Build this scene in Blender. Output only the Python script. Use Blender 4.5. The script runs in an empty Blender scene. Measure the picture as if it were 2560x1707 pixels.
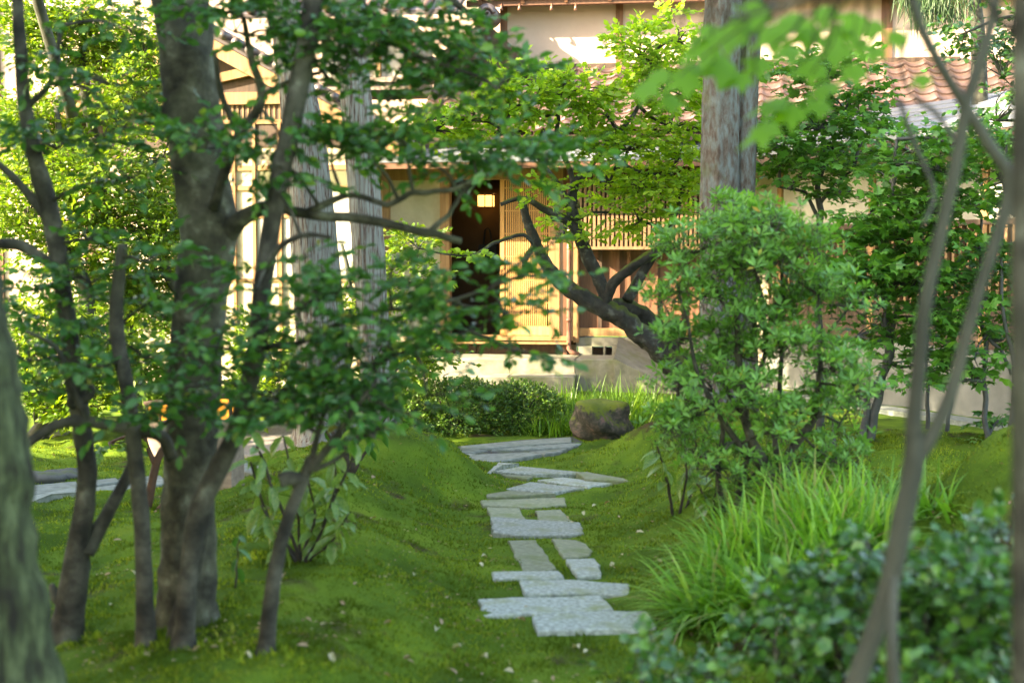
import bpy, math, random
import numpy as np
from mathutils import Vector

# ----------------------------------------------------------------------------
# camera, sky, sun, exposure
# ----------------------------------------------------------------------------
random.seed(11)
rng = np.random.default_rng(11)
scene = bpy.context.scene
COL = scene.collection

CAM_Z = 1.7
PITCH = math.atan(203.5 / 3556.0)
cam_data = bpy.data.cameras.new("camera")
cam_data.lens = 50.0
cam_data.sensor_width = 36.0
cam_data.clip_start = 0.05
cam_data.clip_end = 1000.0
cam_data.dof.use_dof = True
cam_data.dof.focus_distance = 14.0
cam_data.dof.aperture_fstop = 2.1
cam = bpy.data.objects.new("camera", cam_data)
cam.location = (0, 0, CAM_Z)
cam.rotation_euler = (math.pi / 2 - PITCH, 0, 0)
COL.objects.link(cam)
scene.camera = cam

SUN_TO = Vector((-0.82, -0.34, 0.46)).normalized()      # direction towards the sun
world = bpy.data.worlds.new("World")
scene.world = world
world.use_nodes = True
nt = world.node_tree
sky = nt.nodes.new("ShaderNodeTexSky")
sky.sky_type = 'NISHITA'
sky.sun_disc = False
sky.dust_density = 2.0
sky.sun_elevation = math.asin(SUN_TO.z)
sky.sun_rotation = math.atan2(SUN_TO.x, SUN_TO.y) % (2 * math.pi)
nt.nodes["Background"].inputs["Strength"].default_value = 0.15
nt.links.new(sky.outputs["Color"], nt.nodes["Background"].inputs["Color"])

sun_data = bpy.data.lights.new("sun", 'SUN')
sun_data.energy = 4.5
sun_data.angle = math.radians(0.5)
sun_data.color = (1.0, 0.89, 0.73)
sun = bpy.data.objects.new("sun", sun_data)
sun.rotation_euler = (-SUN_TO).to_track_quat('-Z', 'Y').to_euler()
sun.location = SUN_TO * 40
COL.objects.link(sun)

vs = scene.view_settings
vs.view_transform = 'Standard'
vs.look = 'None'
vs.gamma = 1.0
vs.use_curve_mapping = False
vs.exposure = 2.93
vs.use_white_balance = True          # the photograph is balanced for the shade
vs.white_balance_temperature = 7700
vs.white_balance_tint = 8
scene.cycles.max_bounces = 8
scene.cycles.diffuse_bounces = 4
scene.cycles.transmission_bounces = 4
scene.cycles.use_denoising = True

# ----------------------------------------------------------------------------
# measuring helpers: a pixel of the 2560 px photograph (S) or of its 2352 px
# view (V) and a real distance give a point of the place
# ----------------------------------------------------------------------------
FPX = 3556.0
CA, SA = math.cos(PITCH), math.sin(PITCH)


def ray(sx, sy):
    rx = (sx - 1280.0) / FPX
    ry = (853.5 - sy) / FPX
    return np.array((rx, CA + ry * SA, -SA + ry * CA))


def S(sx, sy, d):
    r = ray(sx, sy)
    t = d / r[1]
    return np.array((0, 0, CAM_Z)) + t * r


K = 2560.0 / 2352.0


def V(vx, vy, d):
    return S(vx * K, vy * K, d)


def wpx(w, d):
    """width of w V-pixels at distance d, in metres"""
    return w * K * d / FPX


# value noise --------------------------------------------------------------
_perm = rng.random((256, 256))


def vnoise(x, y, s=1.0, o=0.0):
    x = np.asarray(x, float) * s + o * 17.3 + 400
    y = np.asarray(y, float) * s + o * 9.1 + 400
    xi = np.floor(x).astype(int)
    yi = np.floor(y).astype(int)
    fx = x - xi
    fy = y - yi
    fx = fx * fx * (3 - 2 * fx)
    fy = fy * fy * (3 - 2 * fy)
    a = _perm[xi % 256, yi % 256]
    b = _perm[(xi + 1) % 256, yi % 256]
    c = _perm[xi % 256, (yi + 1) % 256]
    d = _perm[(xi + 1) % 256, (yi + 1) % 256]
    return (a * (1 - fx) + b * fx) * (1 - fy) + (c * (1 - fx) + d * fx) * fy


def sstep(a, b, x):
    t = np.clip((x - a) / (b - a), 0, 1)
    return t * t * (3 - 2 * t)


PC_Y = np.array([0, 5.5, 6.7, 7.0, 7.5, 8.3, 9.05, 10.0, 10.8, 11.5, 12.5, 30])
PC_X = np.array([0.5, 0.45, 0.38, 0.2, 0.3, 0.2, 0.16, 0.1, 0.25, 0.4, 0.1, 0.1])


def height(x, y):
    x = np.asarray(x, float)
    y = np.asarray(y, float)
    xc = np.interp(y, PC_Y, PC_X)
    dx = x - xc
    fade = 1 - sstep(11.6, 12.4, y)
    h = 0.22 * sstep(0.42, 1.35, -dx) * fade * (1 - 0.75 * sstep(1.4, 2.8, -dx))
    h = h + 0.26 * sstep(0.48, 1.5, dx) * fade
    h = h + 0.30 * np.exp(-(((x + 0.72) / 0.50) ** 2 + ((y - 10.6) / 0.62) ** 2) ** 1.6)
    h = h + 0.30 * np.exp(-(((x - 1.45) / 0.72) ** 2 + ((y - 11.9) / 0.62) ** 2) ** 1.5)
    h = h + 0.10 * np.exp(-((x - 1.3) / 0.5) ** 2 - ((y - 8.2) / 1.0) ** 2)
    h = h + 0.66 * np.exp(-((x - 2.85) / 0.55) ** 2 - ((y - 7.4) / 0.7) ** 2)
    h = h + 0.10 * np.exp(-((x - 1.6) / 0.6) ** 2 - ((y - 5.0) / 1.0) ** 2)
    lump = 0.07 * (vnoise(x, y, 1.3, 1) - 0.5) + 0.045 * (vnoise(x, y, 3.7, 2) - 0.5) + 0.042 * (vnoise(x, y, 7.0, 3) - 0.5) + 0.026 * (vnoise(x, y, 14.0, 4) - 0.5)
    near = np.exp(-(dx / 0.45) ** 2)
    return h + lump * (1 - 0.85 * near) * (1 - sstep(13.5, 15, y) * 0.7)


_DD = np.arange(3.0, 40.0, 0.02)


def G(sx, sy, lift=0.0):
    """the point of the terrain seen at a pixel"""
    r = ray(sx, sy)
    t = _DD / r[1]
    px = t * r[0]
    pz = CAM_Z + t * r[2]
    below = pz < height(px, _DD) + lift
    i = int(np.argmax(below)) if below.any() else len(_DD) - 1
    return np.array((px[i], _DD[i], pz[i]))


# ----------------------------------------------------------------------------
# materials
# ----------------------------------------------------------------------------
def new_mat(name):
    m = bpy.data.materials.new(name)
    m.use_nodes = True
    t = m.node_tree
    t.nodes.clear()
    out = t.nodes.new("ShaderNodeOutputMaterial")
    return m, t, out


def ramp(t, stops):
    r = t.nodes.new("ShaderNodeValToRGB")
    els = r.color_ramp.elements
    while len(els) < len(stops):
        els.new(0.5)
    for e, (p, c) in zip(els, stops):
        e.position = p
        e.color = (*c, 1)
    return r


def noise(t, scale, detail=4, rough=0.55, stretch=(1, 1, 1), space='Object'):
    tc = t.nodes.new("ShaderNodeTexCoord")
    mp = t.nodes.new("ShaderNodeMapping")
    mp.inputs["Scale"].default_value = stretch
    n = t.nodes.new("ShaderNodeTexNoise")
    n.inputs["Scale"].default_value = scale
    n.inputs["Detail"].default_value = detail
    n.inputs["Roughness"].default_value = rough
    t.links.new(tc.outputs[space], mp.inputs["Vector"])
    t.links.new(mp.outputs["Vector"], n.inputs["Vector"])
    return n


def surf(name, stops, scale=4, stretch=(1, 1, 1), rough=0.75, bump=0.3, bdist=0.01, bscale=None, spec=0.4,
         moss=None, detail=5, island=0.0, patch=None):
    """a procedural surface: noise colour, bump, optional moss on upward faces"""
    m, t, out = new_mat(name)
    p = t.nodes.new("ShaderNodeBsdfPrincipled")
    p.inputs["Roughness"].default_value = rough
    p.inputs["Specular IOR Level"].default_value = spec
    n = noise(t, scale, detail, 0.6, stretch)
    r = ramp(t, stops)
    t.links.new(n.outputs["Fac"], r.inputs["Fac"])
    col = r.outputs["Color"]
    if patch:
        n2 = noise(t, patch[0], 3, 0.6)
        r2 = ramp(t, [(patch[2], (0, 0, 0)), (patch[3], (1, 1, 1))])
        t.links.new(n2.outputs["Fac"], r2.inputs["Fac"])
        mx = t.nodes.new("ShaderNodeMix")
        mx.data_type = 'RGBA'
        t.links.new(r2.outputs["Color"], mx.inputs["Factor"])
        t.links.new(col, mx.inputs["A"])
        mx.inputs["B"].default_value = (*patch[1], 1)
        col = mx.outputs["Result"]
    if island:
        g = t.nodes.new("ShaderNodeObjectInfo")
        hv = t.nodes.new("ShaderNodeHueSaturation")
        mr = t.nodes.new("ShaderNodeMapRange")
        mr.inputs["To Min"].default_value = 1 - island
        mr.inputs["To Max"].default_value = 1 + island
        t.links.new(g.outputs["Random"], mr.inputs["Value"])
        t.links.new(mr.outputs["Result"], hv.inputs["Value"])
        t.links.new(col, hv.inputs["Color"])
        col = hv.outputs["Color"]
    if moss:
        geo = t.nodes.new("ShaderNodeNewGeometry")
        sp = t.nodes.new("ShaderNodeSeparateXYZ")
        t.links.new(geo.outputs["Normal"], sp.inputs["Vector"])
        n3 = noise(t, moss[2], 4, 0.65)
        ad = t.nodes.new("ShaderNodeMath")
        ad.operation = 'MULTIPLY_ADD'
        t.links.new(n3.outputs["Fac"], ad.inputs[0])
        ad.inputs[1].default_value = 1.6
        t.links.new(sp.outputs["Z"], ad.inputs[2])
        r3 = ramp(t, [(0, (0, 0, 0)), (1, (1, 1, 1))])
        mr3 = t.nodes.new("ShaderNodeMapRange")
        mr3.inputs["From Min"].default_value = moss[1]
        mr3.inputs["From Max"].default_value = moss[1] + 0.35
        t.links.new(ad.outputs["Value"], mr3.inputs["Value"])
        mx = t.nodes.new("ShaderNodeMix")
        mx.data_type = 'RGBA'
        t.links.new(mr3.outputs["Result"], mx.inputs["Factor"])
        t.links.new(col, mx.inputs["A"])
        mx.inputs["B"].default_value = (*moss[0], 1)
        col = mx.outputs["Result"]
    t.links.new(col, p.inputs["Base Color"])
    if bump:
        nb = noise(t, bscale or scale * 3, 6, 0.65, stretch)
        b = t.nodes.new("ShaderNodeBump")
        b.inputs["Strength"].default_value = bump
        b.inputs["Distance"].default_value = bdist
        t.links.new(nb.outputs["Fac"], b.inputs["Height"])
        t.links.new(b.outputs["Normal"], p.inputs["Normal"])
    t.links.new(p.outputs["BSDF"], out.inputs["Surface"])
    return m


def leafmat(name, stops, rough=0.4, trans=0.3, tcol=None, spec=0.5, blotch=None):
    m, t, out = new_mat(name)
    geo = t.nodes.new("ShaderNodeNewGeometry")
    r = ramp(t, stops)
    t.links.new(geo.outputs["Random Per Island"], r.inputs["Fac"])
    col = r.outputs["Color"]
    if blotch:
        n2 = noise(t, blotch[0], 2, 0.5)
        r2 = ramp(t, [(blotch[2], (0, 0, 0)), (blotch[3], (1, 1, 1))])
        t.links.new(n2.outputs["Fac"], r2.inputs["Fac"])
        mx = t.nodes.new("ShaderNodeMix")
        mx.data_type = 'RGBA'
        t.links.new(r2.outputs["Color"], mx.inputs["Factor"])
        t.links.new(col, mx.inputs["A"])
        mx.inputs["B"].default_value = (*blotch[1], 1)
        col = mx.outputs["Result"]
    p = t.nodes.new("ShaderNodeBsdfPrincipled")
    p.inputs["Roughness"].default_value = rough
    p.inputs["Specular IOR Level"].default_value = spec
    t.links.new(col, p.inputs["Base Color"])
    tr = t.nodes.new("ShaderNodeBsdfTranslucent")
    mm = t.nodes.new("ShaderNodeMix")
    mm.data_type = 'RGBA'
    mm.blend_type = 'MULTIPLY'
    mm.inputs["Factor"].default_value = 1.0
    t.links.new(col, mm.inputs["A"])
    mm.inputs["B"].default_value = (*(tcol or (1.6, 1.5, 0.6)), 1)
    t.links.new(mm.outputs["Result"], tr.inputs["Color"])
    mix = t.nodes.new("ShaderNodeMixShader")
    mix.inputs["Fac"].default_value = trans
    t.links.new(p.outputs["BSDF"], mix.inputs[1])
    t.links.new(tr.outputs["BSDF"], mix.inputs[2])
    t.links.new(mix.outputs["Shader"], out.inputs["Surface"])
    return m


def glow(name, color, strength):
    m, t, out = new_mat(name)
    e = t.nodes.new("ShaderNodeEmission")
    e.inputs["Color"].default_value = (*color, 1)
    e.inputs["Strength"].default_value = strength
    t.links.new(e.outputs["Emission"], out.inputs["Surface"])
    return m


M = {}
M['moss'] = surf('moss', [(0.25, (0.03, 0.055, 0.008)), (0.45, (0.075, 0.135, 0.012)), (0.6, (0.12, 0.19, 0.016)),
                          (0.8, (0.17, 0.21, 0.02))], scale=1.6, rough=0.95, bump=0.9, bdist=0.012, bscale=70, spec=0.1,
                 patch=(2.3, (0.055, 0.042, 0.018), 0.58, 0.68))
M['moss_blade'] = leafmat('moss_blade', [(0.0, (0.04, 0.075, 0.008)), (0.5, (0.13, 0.20, 0.015)), (0.85, (0.25, 0.34, 0.03)), (0.96, (0.32, 0.34, 0.05)),
                                         (1.0, (0.16, 0.12, 0.03))], rough=0.8, trans=0.35, spec=0.15,
                          blotch=(2.2, (0.065, 0.11, 0.008), 0.45, 0.62))
M['paving'] = surf('paving_granite', [(0.32, (0.15, 0.165, 0.135)), (0.5, (0.28, 0.30, 0.25)), (0.68, (0.42, 0.44, 0.38))],
                   scale=38, rough=0.8, bump=0.5, bdist=0.004, bscale=90, island=0.3, patch=(5, (0.20, 0.22, 0.10), 0.52, 0.72))
M['paving_olive'] = surf('paving_olive', [(0.3, (0.13, 0.14, 0.085)), (0.7, (0.26, 0.27, 0.17))], scale=26, rough=0.85, bump=0.4, bdist=0.004,
                         bscale=60, island=0.2, patch=(4, (0.12, 0.15, 0.04), 0.5, 0.75))
M['path_stone'] = surf('path_stone', [(0.3, (0.13, 0.145, 0.12)), (0.7, (0.26, 0.28, 0.24))], scale=18, rough=0.8, bump=0.5,
                       bdist=0.006, island=0.2, patch=(3, (0.10, 0.12, 0.06), 0.55, 0.75))
M['gravel'] = surf('gravel', [(0.3, (0.20, 0.17, 0.14)), (0.7, (0.42, 0.38, 0.34))], scale=60, rough=0.9, bump=1.0, bdist=0.02)
M['rock'] = surf('rock_red', [(0.3, (0.016, 0.016, 0.012)), (0.5, (0.06, 0.055, 0.04)), (0.62, (0.13, 0.10, 0.08)), (0.72, (0.24, 0.12, 0.10))], scale=11,
                 rough=0.9, bump=0.8, bdist=0.03, bscale=14, moss=((0.12, 0.15, 0.012), 1.05, 18))
M['kerb_rock'] = surf('kerb_rock', [(0.3, (0.04, 0.045, 0.04)), (0.7, (0.13, 0.13, 0.12))], scale=6, rough=0.9, bump=0.7,
                      bdist=0.02, moss=((0.07, 0.10, 0.01), 1.75, 6))
M['step_stone'] = surf('step_stone', [(0.3, (0.13, 0.125, 0.09)), (0.7, (0.25, 0.235, 0.18))], scale=6, rough=0.85, bump=0.4,
                       bdist=0.006, bscale=50, patch=(4, (0.15, 0.16, 0.07), 0.5, 0.75))
M['plaster'] = surf('plaster', [(0.3, (0.40, 0.33, 0.22)), (0.65, (0.56, 0.48, 0.34))], scale=2.5, rough=0.95, bump=0.15,
                    bdist=0.003, bscale=90, patch=(1.7, (0.40, 0.34, 0.24), 0.5, 0.8))
M['plaster_pink'] = surf('plaster_pink', [(0.35, (0.50, 0.37, 0.29)), (0.65, (0.57, 0.43, 0.34))], scale=1.6, rough=0.95, bump=0.15,
                         bdist=0.003, bscale=90, patch=(1.2, (0.46, 0.35, 0.28), 0.55, 0.8))
M['plaster_grey'] = surf('plaster_grey', [(0.35, (0.29, 0.28, 0.235)), (0.65, (0.37, 0.355, 0.30))], scale=1.5, rough=0.95, bump=0.15,
                         bdist=0.003, bscale=90)
M['wall_base'] = surf('wall_base', [(0.3, (0.12, 0.125, 0.11)), (0.7, (0.21, 0.21, 0.19))], scale=2.2, rough=0.9, bump=0.2,
                      bdist=0.004, patch=(1.5, (0.12, 0.13, 0.10), 0.55, 0.8))
M['wood'] = surf('wood_gold', [(0.3, (0.20, 0.105, 0.04)), (0.6, (0.32, 0.18, 0.075)), (0.8, (0.40, 0.24, 0.11))], scale=3,
                 stretch=(7, 7, 0.6), rough=0.6, bump=0.25, bdist=0.003)
M['wood_door'] = surf('wood_door', [(0.3, (0.40, 0.20, 0.06)), (0.7, (0.55, 0.30, 0.11))], scale=3, stretch=(7, 7, 0.6),
                      rough=0.6, bump=0.2, bdist=0.003, island=0.12)
M['wood_slat'] = surf('wood_slat', [(0.3, (0.15, 0.088, 0.04)), (0.7, (0.25, 0.15, 0.07))], scale=3, stretch=(8, 8, 0.5), rough=0.65,
                      bump=0.2, bdist=0.003, island=0.15)
M['wood_red'] = surf('wood_red', [(0.3, (0.09, 0.04, 0.02)), (0.7, (0.19, 0.088, 0.045))], scale=3, stretch=(7, 7, 0.5),
                     rough=0.6, bump=0.25, bdist=0.003, island=0.15)
M['wood_dark'] = surf('wood_dark', [(0.3, (0.035, 0.022, 0.014)), (0.7, (0.085, 0.05, 0.03))], scale=3, stretch=(7, 7, 0.6),
                      rough=0.7, bump=0.25, bdist=0.003)
M['wood_grey'] = surf('wood_grey', [(0.3, (0.20, 0.15, 0.11)), (0.7, (0.34, 0.26, 0.20))], scale=3, stretch=(0.6, 7, 7),
                      rough=0.75, bump=0.3, bdist=0.004)
M['pane'] = surf('paper_pane', [(0.3, (0.42, 0.40, 0.34)), (0.7, (0.50, 0.47, 0.40))], scale=2, rough=0.25, bump=0, spec=0.5)
M['glass_dark'] = surf('window_glass', [(0.3, (0.10, 0.10, 0.06)), (0.7, (0.20, 0.19, 0.11))], scale=1.2, rough=0.08, bump=0, spec=0.6)
M['tile'] = surf('roof_tile_red', [(0.3, (0.075, 0.045, 0.036)), (0.7, (0.15, 0.09, 0.07))], scale=5, rough=0.30, bump=0.15,
                 bdist=0.003, island=0.25, spec=0.6, patch=(2.5, (0.16, 0.10, 0.09), 0.55, 0.8))
M['tile_dark'] = surf('roof_tile_dark', [(0.3, (0.05, 0.04, 0.04)), (0.7, (0.12, 0.09, 0.085))], scale=5, rough=0.35, bump=0.2,
                      bdist=0.004, spec=0.6)
M['bark_roof'] = surf('pent_roof_sheet', [(0.3, (0.12, 0.13, 0.14)), (0.7, (0.24, 0.25, 0.26))], scale=4, stretch=(0.5, 10, 10),
                      rough=0.45, bump=0.5, bdist=0.01, spec=0.5)
M['copper'] = surf('copper_pipe', [(0.3, (0.16, 0.07, 0.045)), (0.7, (0.27, 0.13, 0.085))], scale=6, rough=0.35, bump=0.1, spec=0.6)
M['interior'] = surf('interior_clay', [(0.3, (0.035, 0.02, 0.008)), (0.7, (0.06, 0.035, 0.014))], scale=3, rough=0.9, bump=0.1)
M['black_cloth'] = surf('black_cloth', [(0.3, (0.008, 0.012, 0.014)), (0.7, (0.02, 0.025, 0.028))], scale=10, rough=0.8, bump=0.1)
M['lamp'] = glow('lamp_paper', (1.0, 0.50, 0.13), 0.6)
M['lamp_garden'] = glow('garden_lamp_paper', (1.0, 0.42, 0.06), 0.45)
M['lamp_frame'] = surf('lamp_frame', [(0.3, (0.05, 0.02, 0.01)), (0.7, (0.09, 0.04, 0.02))], scale=6, rough=0.5, bump=0)

M['bark_main'] = surf('bark_smooth', [(0.36, (0.014, 0.013, 0.008)), (0.48, (0.044, 0.043, 0.026)), (0.58, (0.08, 0.078, 0.05)), (0.70, (0.19, 0.20, 0.14))], scale=9,
                      rough=0.9, bump=1.0, bdist=0.015, bscale=22, patch=(2.2, (0.06, 0.07, 0.03), 0.5, 0.75))
M['bark_camellia'] = surf('bark_camellia', [(0.36, (0.012, 0.011, 0.007)), (0.5, (0.042, 0.039, 0.026)), (0.62, (0.085, 0.081, 0.057)), (0.74, (0.17, 0.175, 0.13))], scale=9, rough=0.85, bump=0.8,
                          bdist=0.01, bscale=24, patch=(2.5, (0.065, 0.07, 0.04), 0.5, 0.75))
M['bark_mossy'] = surf('bark_mossy', [(0.36, (0.016, 0.014, 0.009)), (0.5, (0.042, 0.055, 0.022)), (0.64, (0.10, 0.125, 0.055))], scale=13,
                       stretch=(2, 2, 0.5), rough=0.95, bump=1.0, bdist=0.03, bscale=14)
M['bark_cedar'] = surf('bark_cedar', [(0.34, (0.07, 0.04, 0.03)), (0.43, (0.17, 0.13, 0.105)), (0.50, (0.23, 0.22, 0.19)),
                                      (0.75, (0.30, 0.32, 0.29))], scale=10, stretch=(5, 5, 0.45), rough=0.9, bump=1.0, bdist=0.03,
                       bscale=7)
M['bark_cypress'] = surf('bark_cypress', [(0.3, (0.065, 0.04, 0.028)), (0.44, (0.12, 0.095, 0.075)), (0.56, (0.15, 0.155, 0.14)),
                                          (0.78, (0.19, 0.23, 0.225))], scale=8, stretch=(3.0, 3.0, 1.1), rough=0.9, bump=1.0, bdist=0.025,
                         bscale=9, patch=(3, (0.11, 0.12, 0.05), 0.58, 0.75))
M['bark_plum'] = surf('bark_plum', [(0.3, (0.018, 0.016, 0.012)), (0.55, (0.045, 0.043, 0.034)), (0.72, (0.15, 0.16, 0.135))], scale=9,
                      rough=0.95, bump=1.0, bdist=0.03, bscale=13, moss=((0.08, 0.105, 0.008), 1.25, 4))
M['bark_twig'] = surf('bark_twig', [(0.3, (0.03, 0.024, 0.018)), (0.7, (0.07, 0.056, 0.042))], scale=9, rough=0.9, bump=0)
M['bark_pale'] = surf('bark_pale', [(0.3, (0.030, 0.032, 0.022)), (0.7, (0.085, 0.088, 0.064))], scale=6, stretch=(1, 1, 0.5), rough=0.85,
                      bump=0.4, bdist=0.006)
M['bark_red'] = surf('bark_reddish', [(0.3, (0.06, 0.03, 0.016)), (0.7, (0.12, 0.06, 0.033))], scale=6, rough=0.8, bump=0.4, bdist=0.006)
M['bark_slate'] = surf('bark_slate', [(0.3, (0.04, 0.042, 0.04)), (0.7, (0.09, 0.095, 0.09))], scale=6, rough=0.85, bump=0.4, bdist=0.006)

M['leaf_camellia'] = leafmat('leaf_camellia', [(0, (0.030, 0.105, 0.025)), (0.6, (0.055, 0.18, 0.038)), (0.9, (0.10, 0.26, 0.045)),
                                               (0.985, (0.16, 0.30, 0.04)), (1, (0.35, 0.30, 0.06))], rough=0.38, trans=0.36, spec=0.5)
M['leaf_lime'] = leafmat('leaf_lime', [(0, (0.16, 0.31, 0.025)), (0.6, (0.25, 0.43, 0.035)), (1, (0.36, 0.50, 0.06))], rough=0.5, trans=0.5)
M['leaf_gold'] = leafmat('leaf_gold', [(0, (0.07, 0.15, 0.015)), (0.6, (0.13, 0.24, 0.02)), (1, (0.24, 0.32, 0.04))], rough=0.4, trans=0.42)
M['leaf_azalea'] = leafmat('leaf_azalea', [(0, (0.075, 0.20, 0.035)), (0.6, (0.13, 0.32, 0.05)), (0.985, (0.20, 0.42, 0.07)),
                                           (1, (0.40, 0.26, 0.02))], rough=0.45, trans=0.35)
M['leaf_maple'] = leafmat('leaf_maple', [(0, (0.05, 0.16, 0.026)), (0.6, (0.085, 0.25, 0.038)), (1, (0.15, 0.34, 0.05))], rough=0.42, trans=0.35)
M['leaf_near'] = leafmat('leaf_near', [(0, (0.08, 0.23, 0.006)), (1, (0.16, 0.36, 0.012))], rough=0.5, trans=0.45)
M['leaf_hedge'] = leafmat('leaf_hedge', [(0, (0.05, 0.13, 0.018)), (0.7, (0.10, 0.21, 0.03)), (1, (0.20, 0.32, 0.045))], rough=0.45, trans=0.3)
M['leaf_gloss'] = leafmat('leaf_gloss', [(0, (0.03, 0.10, 0.02)), (0.7, (0.06, 0.18, 0.03)), (1, (0.16, 0.33, 0.05))], rough=0.28, trans=0.22,
                          spec=0.6)
M['leaf_aucuba'] = leafmat('leaf_aucuba', [(0, (0.06, 0.16, 0.03)), (1, (0.12, 0.26, 0.05))], rough=0.3, trans=0.3,
                           blotch=(38, (0.36, 0.42, 0.13), 0.52, 0.62))
M['leaf_evergreen'] = leafmat('leaf_evergreen', [(0, (0.03, 0.075, 0.014)), (1, (0.07, 0.14, 0.022))], rough=0.4, trans=0.2)
M['needle'] = leafmat('needle', [(0, (0.03, 0.07, 0.02)), (1, (0.06, 0.12, 0.03))], rough=0.5, trans=0.1)
M['grass'] = leafmat('grass', [(0, (0.09, 0.24, 0.03)), (0.6, (0.20, 0.42, 0.05)), (0.88, (0.32, 0.55, 0.09)), (1, (0.30, 0.22, 0.10))], rough=0.45,
                     trans=0.4)
M['grass_dark'] = leafmat('grass_dark', [(0, (0.08, 0.19, 0.02)), (0.7, (0.15, 0.30, 0.03)), (1, (0.28, 0.42, 0.05))], rough=0.4, trans=0.4)
M['dry_leaf'] = leafmat('dry_leaf', [(0, (0.20, 0.11, 0.06)), (0.5, (0.34, 0.22, 0.13)), (1, (0.45, 0.38, 0.18))], rough=0.7, trans=0.15)
M['pale_leaf'] = leafmat('pale_leaf', [(0, (0.42, 0.38, 0.22)), (1, (0.55, 0.50, 0.30))], rough=0.6, trans=0.15)


# ----------------------------------------------------------------------------
# mesh helpers
# ----------------------------------------------------------------------------
def props(o, label=None, cat=None, group=None, kind=None):
    if label:
        o["label"] = label
    if cat:
        o["category"] = cat
    if group:
        o["group"] = group
    if kind:
        o["kind"] = kind
    return o


def thing(name, label, cat, loc=(0, 0, 0), rotz=0.0, group=None):
    o = bpy.data.objects.new(name, None)
    o.empty_display_size = 0.1
    o.location = loc
    o.rotation_euler = (0, 0, rotz)
    COL.objects.link(o)
    return props(o, label, cat, group)


def link(name, mesh, parent=None):
    o = bpy.data.objects.new(name, mesh)
    COL.objects.link(o)
    if parent is not None:
        o.parent = parent
    return o


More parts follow.
